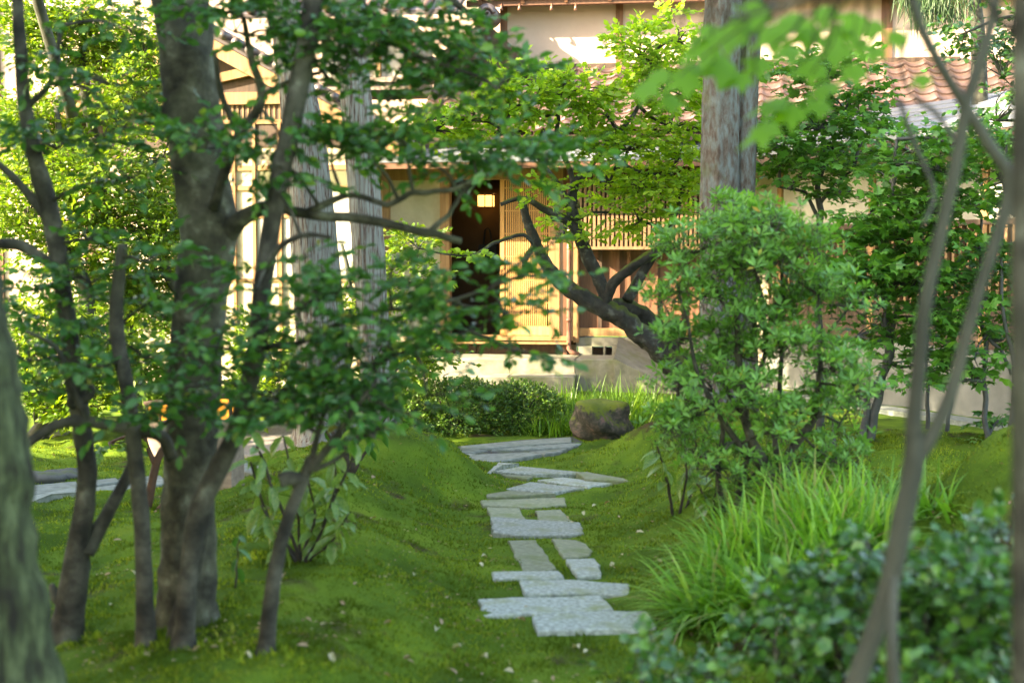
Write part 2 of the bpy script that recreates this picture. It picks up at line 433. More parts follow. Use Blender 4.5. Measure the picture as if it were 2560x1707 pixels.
class MB:
    """collects boxes, prisms and tubes into one mesh"""

    def __init__(self):
        self.v, self.f, self.sm = [], [], []

    def add(self, verts, faces, smooth=False):
        b = len(self.v)
        self.v.extend([tuple(map(float, p)) for p in verts])
        for f in faces:
            self.f.append(tuple(i + b for i in f))
            self.sm.append(smooth)

    def box(self, x0, x1, y0, y1, z0, z1):
        v = [(x0, y0, z0), (x1, y0, z0), (x1, y1, z0), (x0, y1, z0), (x0, y0, z1), (x1, y0, z1), (x1, y1, z1), (x0, y1, z1)]
        self.add(v, [(0, 3, 2, 1), (4, 5, 6, 7), (0, 1, 5, 4), (1, 2, 6, 5), (2, 3, 7, 6), (3, 0, 4, 7)])
        return self

    def cbox(self, x0, x1, y0, y1, z0, z1, c=0.01):
        """box with chamfered top edges"""
        v = [(x0, y0, z0), (x1, y0, z0), (x1, y1, z0), (x0, y1, z0),
             (x0, y0, z1 - c), (x1, y0, z1 - c), (x1, y1, z1 - c), (x0, y1, z1 - c),
             (x0 + c, y0 + c, z1), (x1 - c, y0 + c, z1), (x1 - c, y1 - c, z1), (x0 + c, y1 - c, z1)]
        f = [(0, 3, 2, 1), (8, 9, 10, 11)]
        for a in range(4):
            b = (a + 1) % 4
            f += [(a, b, b + 4, a + 4), (a + 4, b + 4, b + 8, a + 8)]
        self.add(v, f)
        return self

    def bar(self, a, b, w, h, up=(0, 0, 1)):
        """rectangular bar from a to b"""
        a, b, up = map(lambda q: np.array(q, float), (a, b, up))
        d = (b - a) / np.linalg.norm(b - a)
        s = np.cross(d, up)
        s /= np.linalg.norm(s)
        u = np.cross(s, d)
        v = []
        for p in (a, b):
            for i, j in ((-1, -1), (1, -1), (1, 1), (-1, 1)):
                v.append(p + s * i * w / 2 + u * j * h / 2)
        self.add(v, [(3, 2, 1, 0), (4, 5, 6, 7), (0, 1, 5, 4), (1, 2, 6, 5), (2, 3, 7, 6), (3, 0, 4, 7)])
        return self

    def tube(self, pts, rad, n=10, rough=0.0, seed=0, cap=True, ridge=0, flare=None):
        pts = np.array(pts, float)
        m = len(pts)
        rad = np.broadcast_to(np.array(rad, float), (m,))
        tang = np.gradient(pts, axis=0)
        tang /= np.linalg.norm(tang, axis=1)[:, None] + 1e-9
        ref = np.array((0.3, -1.0, 0.1)) if abs(tang[0][1]) < 0.9 else np.array((1.0, 0, 0))
        s = np.cross(tang[0], ref)
        s /= np.linalg.norm(s)
        r2 = np.random.default_rng(seed + 5)
        ang = np.linspace(0, 2 * np.pi, n, endpoint=False)
        prof = np.ones(n)
        if ridge:
            prof = 1 + ridge * (r2.random(n) - 0.5)
        vs_ = []
        for i in range(m):
            s = s - tang[i] * np.dot(s, tang[i])
            s /= np.linalg.norm(s)
            u = np.cross(tang[i], s)
            rr = rad[i] * prof
            if flare is not None:
                lob = 0.45 + 0.55 * np.maximum(0, np.sin(2 * ang + seed) * 0.6 + np.sin(3 * ang + seed * 1.7) * 0.6)
                rr = rr * (1 + flare[i] * lob)
            if rough:
                rr = rr * (1 + rough * (vnoise(ang * 1.5 + seed, np.full(n, i * 0.55 + seed * 3.1), 1.0) +
                                        vnoise(2 * np.pi - ang * 1.5 + 31 + seed, np.full(n, i * 0.55), 1.0) - 1.0))
            vs_.append(pts[i] + np.outer(np.cos(ang) * rr, s) + np.outer(np.sin(ang) * rr, u))
        verts = np.concatenate(vs_)
        faces = []
        for i in range(m - 1):
            for j in range(n):
                k = (j + 1) % n
                faces.append((i * n + j, i * n + k, (i + 1) * n + k, (i + 1) * n + j))
        if cap:
            faces.append(tuple(range(n))[::-1])
            faces.append(tuple((m - 1) * n + j for j in range(n)))
        self.add(verts, faces, True)
        return self

    def prism(self, pts, bottom=0.06, chamfer=0.012):
        """a slab whose top outline is pts (3-D points), chamfered"""
        P_ = np.array(pts, float)
        n = len(P_)
        c = P_.mean(axis=0)
        inner = P_ + (c - P_) / (np.linalg.norm((c - P_)[:, :2], axis=1)[:, None] + 1e-6) * chamfer
        mid = P_.copy()
        mid[:, 2] -= chamfer * 0.8
        bot = P_.copy()
        bot[:, 2] -= bottom
        v = np.concatenate([inner, mid, bot])
        f = [tuple(range(n))]
        for i in range(n):
            j = (i + 1) % n
            f += [(i, n + i, n + j, j), (n + i, 2 * n + i, 2 * n + j, n + j)]
        # keep the top facing up
        a2 = sum(P_[i][0] * P_[(i + 1) % n][1] - P_[(i + 1) % n][0] * P_[i][1] for i in range(n))
        if a2 < 0:
            f = [t[::-1] for t in f]
        self.add(v, f)
        return self

    def mesh(self, name, mat):
        me = bpy.data.meshes.new(name)
        me.from_pydata(self.v, [], self.f)
        me.polygons.foreach_set("use_smooth", self.sm)
        me.materials.append(mat)
        me.update()
        return me

    def build(self, name, mat, parent=None, **kw):
        return props(link(name, self.mesh(name, mat), parent), **kw)


def smooth_path(pts, per=6):
    """Catmull-Rom through rows of numbers"""
    P_ = np.array(pts, float)
    if len(P_) < 3:
        t = np.linspace(0, 1, per + 1)[:, None]
        return P_[0] * (1 - t) + P_[-1] * t
    Q = np.concatenate([[2 * P_[0] - P_[1]], P_, [2 * P_[-1] - P_[-2]]])
    out = []
    for i in range(1, len(Q) - 2):
        for t in np.linspace(0, 1, per, endpoint=False):
            a, b, c, d = Q[i - 1], Q[i], Q[i + 1], Q[i + 2]
            out.append(0.5 * ((2 * b) + (-a + c) * t + (2 * a - 5 * b + 4 * c - d) * t ** 2 + (-a + 3 * b - 3 * c + d) * t ** 3))
    out.append(P_[-1])
    return np.array(out)


# leaf templates: side, along, normal
def tmpl_oval():
    v = [(0, 0, 0)]
    for y, w in ((0.28, 0.40), (0.66, 0.44)):
        for s in (-1, 0, 1):
            v.append((s * w, y, (0.10 if s else 0.0) - 0.16 * y * y))
    v.append((0, 1.0, -0.18))
    f = [(0, 2, 1), (0, 3, 2), (1, 2, 5, 4), (2, 3, 6, 5), (4, 5, 7), (5, 6, 7)]
    return np.array(v), f


def tmpl_diamond():
    v = [(0, 0, 0), (0.5, 0.45, 0.10), (0, 1, -0.08), (-0.5, 0.45, 0.10)]
    return np.array(v), [(0, 1, 2), (0, 2, 3)]


def tmpl_round():
    v = [(0, 0, 0), (0.36, 0.2, 0.05), (0.5, 0.55, 0.06), (0, 1.08, -0.1), (-0.5, 0.55, 0.06), (-0.36, 0.2, 0.05)]
    return np.array(v), [(0, 1, 2, 3), (0, 3, 4, 5)]


def tmpl_maple(n=5):
    v = [(0, 0.25, 0.04)]
    v.append((0, 0.0, 0))
    tips = np.radians(np.linspace(-118, 118, n))
    ln = {5: [0.55, 0.8, 1.0, 0.8, 0.55], 7: [0.45, 0.7, 0.9, 1.0, 0.9, 0.7, 0.45]}[n]
    for i, (a, l) in enumerate(zip(tips, ln)):
        if i > 0:
            am = (tips[i - 1] + a) / 2
            v.append((0.36 * math.sin(am), 0.25 + 0.36 * math.cos(am), 0.05))
        v.append((0.78 * l * math.sin(a), 0.25 + 0.78 * l * math.cos(a), -0.08))
    k = len(v)
    f = [(0, i, i + 1) for i in range(1, k - 1)] + [(0, k - 1, 1)]
    f = [t[::-1] for t in f]
    return np.array(v), f


def tmpl_stick():
    v = []
    for y, r in ((0, 1.0), (1, 0.45)):
        for a in (0, 2.094, 4.189):
            v.append((math.cos(a) * r, y, math.sin(a) * r))
    return np.array(v), [(0, 1, 4, 3), (1, 2, 5, 4), (2, 0, 3, 5)]


def tmpl_whorl():
    """five narrow leaves round a shoot tip"""
    v, f = [], []
    for i in range(6):
        a = i / 6 * 2 * math.pi + (0.2 if i % 2 else 0)
        el = 0.45 + 0.25 * (i % 2)
        dr = np.array((math.cos(a) * math.cos(el), math.sin(el), math.sin(a) * math.cos(el)))
        sd = np.array((-math.sin(a), 0, math.cos(a)))
        b = len(v)
        for p in (dr * 0.05, dr * 0.5 + sd * 0.15, dr * 1.0 - np.array((0, 0.10, 0)), dr * 0.5 - sd * 0.15):
            v.append(tuple(p))
        f += [(b, b + 1, b + 2), (b, b + 2, b + 3)]
    return np.array(v), f


T = dict(oval=tmpl_oval(), diamond=tmpl_diamond(), round=tmpl_round(), maple=tmpl_maple(5), maple7=tmpl_maple(7),
         stick=tmpl_stick(), whorl=tmpl_whorl())


def unit(a):
    return a / (np.linalg.norm(a, axis=-1, keepdims=True) + 1e-9)


class Foliage:
    """many leaf-sized faces gathered into one mesh"""

    def __init__(self):
        self.parts = []

    def put(self, tmpl, O, A, N, sx, sy, sz, mat=0):
        """instances of a template at O, along A, facing N, scaled"""
        tv, tf = T[tmpl] if isinstance(tmpl, str) else tmpl
        O = np.atleast_2d(O)
        n = len(O)
        if n == 0:
            return
        A = unit(np.broadcast_to(A, O.shape))
        N = np.broadcast_to(N, O.shape)
        Sd = unit(np.cross(A, N))
        N = np.cross(Sd, A)
        sx, sy, sz = (np.broadcast_to(np.asarray(q, float), (n,))[:, None, None] for q in (sx, sy, sz))
        Vv = O[:, None, :] + Sd[:, None, :] * tv[None, :, 0:1] * sx + A[:, None, :] * tv[None, :, 1:2] * sy + N[:, None, :] * tv[None, :, 2:3] * sz
        self.parts.append((Vv.reshape(-1, 3), len(tv), n, tf, mat))

    def raw(self, verts, faces, mat=0):
        """verts (n, m, 3) with one face list for each of the n pieces"""
        self.parts.append((verts.reshape(-1, 3), verts.shape[1], verts.shape[0], faces, mat))

    def build(self, name, mats, parent=None, smooth=False, **kw):
        vs_, loops, tot, mi = [], [], [], []
        base = 0
        for vv, m, n, tf, mat in self.parts:
            vs_.append(vv)
            fl = np.concatenate([np.array(f) for f in tf])
            ft = np.array([len(f) for f in tf])
            off = base + np.arange(n) * m
            loops.append((fl[None, :] + off[:, None]).ravel())
            tot.append(np.tile(ft, n))
            mi.append(np.full(n * len(tf), mat))
            base += n * m
        vs_ = np.concatenate(vs_)
        loops = np.concatenate(loops)
        tot = np.concatenate(tot)
        mi = np.concatenate(mi)
        me = bpy.data.meshes.new(name)
        me.vertices.add(len(vs_))
        me.vertices.foreach_set("co", vs_.astype(np.float32).ravel())
        me.loops.add(len(loops))
        me.loops.foreach_set("vertex_index", loops.astype(np.int32))
        me.polygons.add(len(tot))
        me.polygons.foreach_set("loop_start", np.concatenate([[0], np.cumsum(tot)[:-1]]).astype(np.int32))
        me.polygons.foreach_set("loop_total", tot.astype(np.int32))
        me.polygons.foreach_set("material_index", mi.astype(np.int32))
        if smooth:
            me.polygons.foreach_set("use_smooth", np.ones(len(tot), bool))
        for q in mats:
            me.materials.append(q)
        me.update()
        me.validate()
        return props(link(name, me, parent), **kw)


UP = np.array((0, 0, 1.0))


def spray(F, C, D, tl, k, ll, tmpl='oval', wid=1.0, droop=0.1, tilt=0.5, ang=0.9, twig_r=0.0025, lm=0, tm=1, rg=rng):
    """leafy twigs: starts C, directions D, twig length tl, k leaves of length ll"""
    n = len(C)
    tl = np.broadcast_to(np.asarray(tl, float), (n,))
    D = unit(D)
    F.put('stick', C, D - UP * droop * 0.4, np.tile((0.3, 0.5, 1.0), (n, 1)), twig_r, tl, twig_r, tm)
    side = unit(np.cross(D, UP) + 1e-6)
    for j in range(k):
        t = (j + 0.5) / k
        sg = 1 if j % 2 else -1
        pos = C + D * (tl * t)[:, None] - UP * (droop * tl * t * t)[:, None]
        a = ang * (1 - 0.5 * t) if j < k - 1 else 0.0
        ax = D * math.cos(a) + side * sg * math.sin(a) + rg.normal(0, 0.22, (n, 3)) - UP * 0.12
        nm = UP + rg.normal(0, tilt, (n, 3))
        L = ll * rg.uniform(0.55, 1.25, n)
        F.put(tmpl, pos, ax, nm, L * wid, L, L, lm)


def clump_points(c, rx, ry, rz, n, sub, rg=rng):
    """points in an uneven crown: sub-clumps inside an ellipsoid; also returns the sub-centres"""
    u = unit(rg.normal(0, 1, (sub, 3))) * (rg.random((sub, 1)) ** 0.4) * 0.82
    sc = c + u * np.array((rx, ry, rz))
    idx = rg.integers(0, sub, n)
    sz = 0.42 / max(1, sub) ** 0.22
    p = sc[idx] + rg.normal(0, 1, (n, 3)) * np.array((rx, ry, rz)) * sz * np.array((1, 1, 0.7))
    return p, sc


class Plant:
    """a tree or shrub: an Empty, a trunk, branches and a crown of leaves"""

    def __init__(self, name, label, cat, base, bark, leaf, group=None, twig=None):
        self.base = np.array(base, float)
        self.o = thing(name, label, cat, tuple(self.base), 0, group)
        self.bark, self.leaf, self.twig = bark, leaf, twig or M['bark_twig']
        self.F = Foliage()
        self.nodes = []
        self.first = True
        self.sub = MB()

    def limb(self, pts, space='V', n=10, rough=0.12, per=6, name=None, mat=None, wob=0.0, ridge=0):
        """pts rows: (px, py, distance, width in px); a wood part"""
        rows = []
        for (a, b, d, w) in pts:
            p = V(a, b, d) if space == 'V' else S(a, b, d)
            rows.append((*p, wpx(w, d) / 2 * (1 if space == 'V' else 1 / K)))
        return self.limb3(rows, n, rough, per, name, mat, wob, ridge)

    def limb3(self, rows, n=10, rough=0.12, per=6, name=None, mat=None, wob=0.0, ridge=0):
        q = smooth_path(rows, per)
        pts = q[:, :3]
        rad = np.maximum(q[:, 3], 0.002)
        if wob:
            k = len(pts)
            env = np.sin(np.linspace(0, np.pi, k))[:, None]
            pts = pts + env * wob * np.stack([vnoise(np.arange(k) * 0.45, np.full(k, s * 7.7 + len(self.nodes)), 1.0) - 0.5 for s in range(3)], 1)
        self.nodes.append(pts)
        nm = name or ("trunk" if self.first else "branch")
        flare = None
        if nm == "trunk":
            dist = np.concatenate([[0], np.cumsum(np.linalg.norm(np.diff(pts, axis=0), axis=1))])
            flare = 0.55 * np.exp(-dist / max(0.05, rad[0] * 1.4))
        self.first = False
        m = MB().tube(pts - self.base, rad, n, rough, seed=len(self.nodes) * 3 + int(abs(rows[0][0]) * 10), ridge=ridge, flare=flare)
        m.build(nm, mat or self.bark, self.o)
        return pts

    def nearest(self, p):
        a = np.concatenate(self.nodes)
        return a[np.argmin(((a - p) ** 2).sum(1))]

    def twigline(self, a, b, r0, r1, sag=0.06):
        a, b = np.array(a), np.array(b)
        L = np.linalg.norm(b - a)
        mid = (a + b) / 2 + rng.normal(0, 0.06, 3) * L + UP * sag * L
        q = smooth_path([(*a, r0), (*mid, (r0 + r1) / 2), (*b, r1)], 4)
        self.sub.tube(q[:, :3] - self.base, q[:, 3], 5, 0, cap=False)

    def cluster(self, vx, vy, d, rx, ry, n, ll=0.055, tmpl='oval', rd=None, k=7, tl=0.25, wid=0.8, flat=0.45, tilt=0.5, sub=None,
                droop=0.12, ang=0.9, join=True, r0=None, lm=0, space='V'):
        c = V(vx, vy, d) if space == 'V' else np.array(vx, float)
        if space == 'V':
            rx, ry = wpx(rx, d), wpx(ry, d)
        rd = rd if rd is not None else 0.6 * (rx + ry) / 2 + 0.08
        sub = sub or max(3, n // 7)
        p, sc = clump_points(c, rx, rd, ry, n, sub)
        D = unit(p - c) * 0.8 + rng.normal(0, 0.6, (n, 3))
        D[:, 2] = D[:, 2] * flat + 0.08
        spray(self.F, p - self.base, D, tl * rng.uniform(0.6, 1.2, n), k, ll, tmpl, wid, droop, tilt, ang)
        if join and self.nodes:
            hub = c - UP * ry * 0.25
            a = self.nearest(hub)
            rr = r0 or max(0.005, 0.012 * d / 8)
            self.twigline(a, hub, rr, rr * 0.6)
            for s in sc[:10]:
                self.twigline(hub, s, rr * 0.55, 0.0025)

    def whorls(self, vx, vy, d, rx, ry, n, ll=0.06, rd=None, sub=None, join=True):
        c = V(vx, vy, d)
        rx, ry = wpx(rx, d), wpx(ry, d)
        rd = rd if rd is not None else 0.6 * (rx + ry) / 2 + 0.08
        sub = sub or max(4, n // 9)
        p, sc = clump_points(c, rx, rd, ry, n, sub)
        A = rng.normal(0, 0.45, (n, 3)) + UP * 0.9 + unit(p - c) * 0.4
        L = ll * rng.uniform(0.5, 1.3, n)
        N = rng.normal(0, 1, (n, 3))
        self.F.put('whorl', p - self.base, A, N, L, L, L, 0)
        self.F.put('stick', p - self.base - unit(A) * 0.10, A, N, 0.0022, 0.11, 0.0022, 1)
        if join and self.nodes:
            hub = c - UP * ry * 0.4
            a = self.nearest(hub)
            self.twigline(a, hub, 0.008, 0.006)
            for s in sc[:9]:
                self.twigline(hub, s - UP * 0.06, 0.005, 0.0025)

    def finish(self):
        if self.F.parts:
            self.F.build("crown", [self.leaf, self.twig], self.o)
        if self.sub.v:
            self.sub.build("twig_frame", self.bark, self.o, kind="stuff")
        return self.o


# ----------------------------------------------------------------------------
# the ground: moss sheet, paths
# ----------------------------------------------------------------------------
def axis(lo, hi, step, ext):
    inner = np.arange(lo, hi + 1e-6, step)
    k = np.array([0.3, 0.8, 1.6, 3, 6, 12, 25, 60, 150])
    k = k[k <= ext]
    return np.concatenate([(lo - k)[::-1], inner, hi + k])


gx = axis(-4.6, 4.6, 0.04, 150)
gy = np.concatenate([[-150, -60, -25, -10, -4, 0, 2, 3, 3.6], np.arange(4.0, 14.5, 0.04), np.arange(14.5, 24, 0.25), [25, 28, 34, 45, 70, 120, 250]])
GX, GY = np.meshgrid(gx, gy)
GZ = height(GX, GY)
nx, ny = len(gx), len(gy)
ii = (np.arange(ny - 1)[:, None] * nx + np.arange(nx - 1)[None, :]).ravel()
quads = np.stack([ii, ii + 1, ii + 1 + nx, ii + nx], 1)
me = bpy.data.meshes.new("moss_ground")
me.from_pydata(np.stack([GX.ravel(), GY.ravel(), GZ.ravel()], 1).tolist(), [], quads.tolist())
me.polygons.foreach_set("use_smooth", np.ones(len(quads), bool))
me.materials.append(M['moss'])
ground = props(link("ground", me), "undulating moss covered garden ground around the stone path", "ground", None, "structure")

# paving stones traced from the photograph and laid on the terrain -------------
STONES = {
    'a': [  # zoom origin (850,1107), scale .38273
        [(1255, 1125), (1640, 1105), (2005, 1095), (2035, 1140), (2065, 1195), (1985, 1215), (1600, 1228), (1290, 1235)],
        [(900, 1020), (1130, 1008), (1400, 1010), (1700, 1005), (1745, 1035), (1790, 1085), (1450, 1105), (1200, 1107), (960, 1115), (905, 1095), (930, 1060)],
        [(1170, 897), (1500, 893), (1890, 900), (1910, 965), (1560, 985), (1210, 990)],
        [(990, 840), (1430, 835), (1465, 882), (1000, 884)],
        [(1475, 755), (1660, 755), (1700, 800), (1705, 862), (1550, 872)],
        [(1095, 632), (1280, 630), (1415, 815), (1195, 825)],
        [(1380, 625), (1540, 625), (1610, 655), (1650, 690), (1630, 725), (1460, 742)],
        [(985, 500), (1310, 502), (1570, 515), (1595, 580), (1500, 600), (1160, 605), (1000, 595)],
        [(960, 425), (1175, 422), (1215, 492), (985, 494)],
        [(1275, 432), (1440, 428), (1510, 498), (1300, 495)],
        [(915, 365), (1470, 358), (1480, 402), (1240, 416), (935, 408)],
        [(950, 315), (1110, 303), (1200, 320), (1410, 338), (1080, 356), (960, 350)],
        [(1080, 285), (1240, 252), (1595, 293), (1395, 325)],
        [(1290, 243), (1450, 225), (1780, 262), (1620, 285)],
        [(1540, 210), (1610, 201), (1880, 213), (1915, 225), (1840, 243), (1600, 235)],
        [(1010, 180), (1180, 152), (1610, 193), (1530, 210), (1280, 208)],
        [(1050, 195), (1260, 219), (1220, 235), (1080, 212)],
        [(890, 140), (1040, 127), (1170, 138), (1060, 160), (930, 155)],
    ],
}
SLABS = {
    'c': [  # zoom origin (1100,1050), scale .2551: the wide cross path
        [(200, 252), (780, 200), (1290, 167), (1290, 215), (700, 258), (330, 284)],
        [(-330, 300), (180, 264), (470, 290), (300, 322), (-330, 340)],
        [(500, 288), (760, 264), (1300, 225), (1400, 225), (1280, 265), (800, 284)],
        [(150, 372), (400, 332), (850, 314), (1000, 330), (640, 393), (300, 412)],
        [(870, 305), (1250, 275), (1180, 310), (1030, 328)],
        [(-300, 350), (300, 328), (385, 334), (130, 370), (-100, 390)],
        [(-700, 350), (-350, 310), (-330, 350), (-500, 400)],
    ],
    'd': [  # zoom origin (0,1107), scale .38273: the path on the left
        [(150, 292), (500, 255), (512, 288), (150, 336)],
        [(150, 344), (507, 297), (540, 318), (330, 365), (150, 382)],
        [(520, 254), (760, 228), (790, 262), (530, 290)],
        [(770, 228), (1050, 203), (1080, 240), (800, 262)],
        [(540, 300), (1080, 248), (1080, 268), (700, 304), (560, 318)],
        [(1560, 162), (1740, 132), (1760, 168), (1570, 196)],
        [(1560, -130), (1800, -150), (1830, -120), (1580, -95)],
        [(1500, -80), (1850, -105), (1870, -75), (1530, -45)],
    ],
}
ORG = {'a': (850, 1107, 0.38273), 'c': (1100, 1050, 0.2551), 'd': (0, 1107, 0.38273)}
stone_polys = []
STONE_TALK = [
    "nearest rough granite slab of the stepping path, lowest in the picture",
    "long ragged granite slab, second nearest of the stepping path",
    "long granite slab, third nearest of the stepping path",
    "narrow granite bar lying left at the foot of the long flush slab",
    "small pale granite block right of the moss strip, near the narrow bar",
    "long flush olive slab set lengthwise left of the moss strip",
    "rounded olive slab right of the moss strip, beyond the small pale block",
    "brightest broad granite slab across the middle of the path",
    "greyish left slab of the pair just beyond the bright broad slab",
    "pale right slab of the pair just beyond the bright broad slab",
    "wide grey green slab crossing the path behind the pair",
    "flat two tone slab at the left where the path starts to turn",
    "pointed diamond slab at the bend of the path",
    "slanting slab right of the diamond slab at the bend",
    "rightmost slab of the bend, tapering into the right moss bank",
    "long slanting slab at the far side of the bend",
    "thin sliver slab beside the left mound at the bend",
    "small farthest stepping slab just below the wide cross path",
]
for key, lst in STONES.items():
    ox, oy, k = ORG[key]
    for i, poly in enumerate(lst):
        pts = np.array([G(ox + a * k, oy + b * k, 0.022) for a, b in poly])
        z = np.median(height(pts[:, 0], pts[:, 1])) + 0.022
        flush = 0.008 if i in (5, 6, 9) else 0.0
        pts[:, 2] = z - flush
        # split long edges a little so that the outline is hand cut
        out = []
        for q in range(len(pts)):
            a, b = pts[q], pts[(q + 1) % len(pts)]
            out.append(a)
            L = np.linalg.norm(b - a)
            for s in np.arange(0.09, L - 0.05, 0.09):
                p = a + (b - a) * s / L
                nrm = np.array((-(b - a)[1], (b - a)[0], 0)) / L
                out.append(p + nrm * random.uniform(-0.008, 0.008))
        c = pts.mean(axis=0)
        mb = MB().prism(np.array(out) - c, 0.07, 0.008)
        o = mb.build("paving_stone", M['paving_olive' if i in (5, 6, 8, 9, 10, 11, 14, 16) else 'paving'], None, label=STONE_TALK[i], cat="paving stone", group="stepping stones of the moss path")
        o.location = c
        stone_polys.append(pts[:, :2])

cross = props(thing("cross_path", "wide stone paved path crossing behind the moss mounds", "path"), kind="structure")
for key, lst in SLABS.items():
    ox, oy, k = ORG[key]
    for poly in lst:
        if key == 'c':      # level ground beyond the mounds
            pts = np.array([np.array((0, 0, CAM_Z)) + ray(ox + a * k, oy + b * k) * ((0.03 - CAM_Z) / ray(ox + a * k, oy + b * k)[2]) for a, b in poly])
        else:
            pts = np.array([G(ox + a * k, oy + b * k, 0.02) for a, b in poly])
            pts[:, 2] = np.median(height(pts[:, 0], pts[:, 1])) + 0.02
        MB().prism(pts, 0.09, 0.012).build("slab", M['path_stone'], cross)
        stone_polys.append(pts[:, :2])
bed = np.array([np.array((0, 0, CAM_Z)) + ray(1100 + a * 0.2551, 1050 + b * 0.2551) * ((0.015 - CAM_Z) / ray(1100 + a * 0.2551, 1050 + b * 0.2551)[2])
                for a, b in ((-330, 296), (180, 255), (780, 193), (1300, 160), (1420, 222), (1260, 285), (1010, 338), (640, 400), (290, 418), (-100, 400), (-330, 392))])
MB().prism(bed, 0.05, 0.01).build("joint_bed", M['kerb_rock'], cross)
stone_polys.append(bed[:, :2])
gp = [G(a, b) for a, b in ((560, 1140), (700, 1135), (760, 1085), (700, 1062), (540, 1072))]
gp = np.array(gp)
gp[:, 2] = height(gp[:, 0], gp[:, 1]).mean() + 0.02
MB().prism(gp, 0.08, 0.01).build("gravel_bed", M['gravel'], None, label="pale gravel strip beside the left path", cat="gravel", kind="stuff")


def rock(name, label, cat, c, sx, sy, sz, mat, seed, group=None, bumps=0.22, flat_top=0.0, pw=0.72):
    n, m = 28, 18
    v, f = [], []
    for i in range(m + 1):
        th = math.pi * i / m
        for j in range(n):
            ph = 2 * math.pi * j / n
            d = np.array((math.sin(th) * math.cos(ph), math.sin(th) * math.sin(ph), math.cos(th)))
            e = np.sign(d) * np.abs(d) ** pw
            k = 1 + bumps * (vnoise(e[0] * 1.6 + e[2], e[1] * 1.6 - e[2] * 1.3, 1.0, seed) - 0.5) * 2 + 0.10 * (
                vnoise(e[0] * 5 + e[2] * 4, e[1] * 5 - e[2] * 3, 1.0, seed + 3) - 0.5)
            p = e * k
            if flat_top and p[2] > flat_top:
                p[2] = flat_top + (p[2] - flat_top) * 0.35
            v.append((p[0] * sx, p[1] * sy, p[2] * sz))
    for i in range(m):
        for j in range(n):
            k = (j + 1) % n
            f.append((i * n + j, (i + 1) * n + j, (i + 1) * n + k, i * n + k))
    mb = MB()
    mb.add(v, f, True)
    o = mb.build(name, mat, None, label=label, cat=cat, group=group)
    o.location = c
    return o


# moss-edged boulder by the cross path
rock("boulder", "reddish mossy boulder beside the cross path in front of the grass", "boulder", tuple(S(1502, 1048, 13.5) - np.array((0, 0, 0.02))),
     0.305, 0.27, 0.25, M['rock'], 17, bumps=0.30, flat_top=0.74, pw=0.86)
for i, (sx, sy, w, lab) in enumerate([(105, 1200, 0.20, "dark flat edging rock nearest the leaning near trunk"),
                                      (160, 1190, 0.16, "small dark edging rock right of the flat one, left path"),
                                      (88, 1092, 0.15, "pale flat edging rock on the far side of the left path"),
                                      (140, 1086, 0.14, "rounded pale edging rock beyond the left path")]):
    p = G(sx, sy)
    rock("edging_rock", lab, "rock", tuple(p), w, w * 0.7, w * 0.32, M['kerb_rock'] if i < 2 else M['path_stone'], 11 + i,
         "edging rocks of the left path")

# moss tufts ------------------------------------------------------------------


def in_stones(x, y):
    inside = np.zeros(len(x), bool)
    for poly in stone_polys:
        lo, hi = poly.min(0), poly.max(0)
        cand = np.where((x > lo[0]) & (x < hi[0]) & (y > lo[1]) & (y < hi[1]))[0]
        if len(cand) == 0:
            continue
        c = np.zeros(len(cand), bool)
        n = len(poly)
        for i in range(n):
            x1, y1 = poly[i]
            x2, y2 = poly[(i + 1) % n]
            cross_ = ((y1 > y[cand]) != (y2 > y[cand])) & (x[cand] < (x2 - x1) * (y[cand] - y1) / (y2 - y1 + 1e-12) + x1)
            c ^= cross_
        inside[cand] |= c
    return inside


NM = 380000
my = 4.6 * (13.4 / 4.6) ** rng.random(NM)
mx_ = (rng.random(NM) * 2 - 1) * (my * 0.40 + 0.5)
keep = ~in_stones(mx_ + rng.normal(0, 0.014, NM), my + rng.normal(0, 0.014, NM))
mx_, my = mx_[keep], my[keep]
mz = height(mx_, my)
O = np.stack([mx_, my, mz - 0.004], 1)
F = Foliage()
A = UP + rng.normal(0, 0.55, (len(O), 3))
sz_ = (0.010 + 0.020 * vnoise(mx_, my, 6.0, 8)) * (0.80 + my / 50.0) * rng.uniform(0.5, 1.2, len(O))
tri = (np.array([(-0.5, 0, 0), (0.5, 0, 0), (0, 1, 0.15)]), [(0, 1, 2)])
F.put(tri, O, A, rng.normal(0, 1, (len(O), 3)), sz_ * 0.42, sz_, sz_, 0)
F.build("moss", [M['moss_blade']], None, label="short green moss covering the garden ground", cat="moss", kind="stuff")

# ----------------------------------------------------------------------------
# the house (local frame: x along the facade, y into the house)
# ----------------------------------------------------------------------------
HROT = -math.radians(8.0)
HO = np.array((0.0, 19.5, 0.0))
EX = np.array((math.cos(HROT), math.sin(HROT), 0))
EY = np.array((-math.sin(HROT), math.cos(HROT), 0))


def HL(sx, sy, ly=0.0):
    """house coordinates (x, z) of a pixel on the plane y = ly"""
    r = ray(sx, sy)
    o = np.array((0, 0, CAM_Z))
    t = (ly - np.dot(o - HO, EY)) / np.dot(r, EY)
    p = o + t * r
    return float(np.dot(p - HO, EX)), float(p[2])


house = thing("house", "two storey plaster and timber garden house with red tiled roof", "house", tuple(HO), HROT)


def hbox(sx0, sx1, sy0, sy1, ly, thick, mb=None):
    """box with its front on y = ly covering the pixel rectangle"""
    x0, z1 = HL(sx0, sy0, ly)
    x1, z0 = HL(sx1, sy1, ly)
    mb = mb or MB()
    return mb.box(x0, x1, ly, ly + thick, z0, z1)


def hpart(name, mat, *args, parent=None, **kw):
    return hbox(*args).build(name, mat, parent or house, **kw)


Z_FL = HL(1300, 852, 0)[1]
Z_EAVE = HL(1500, 395, -0.9)[1]
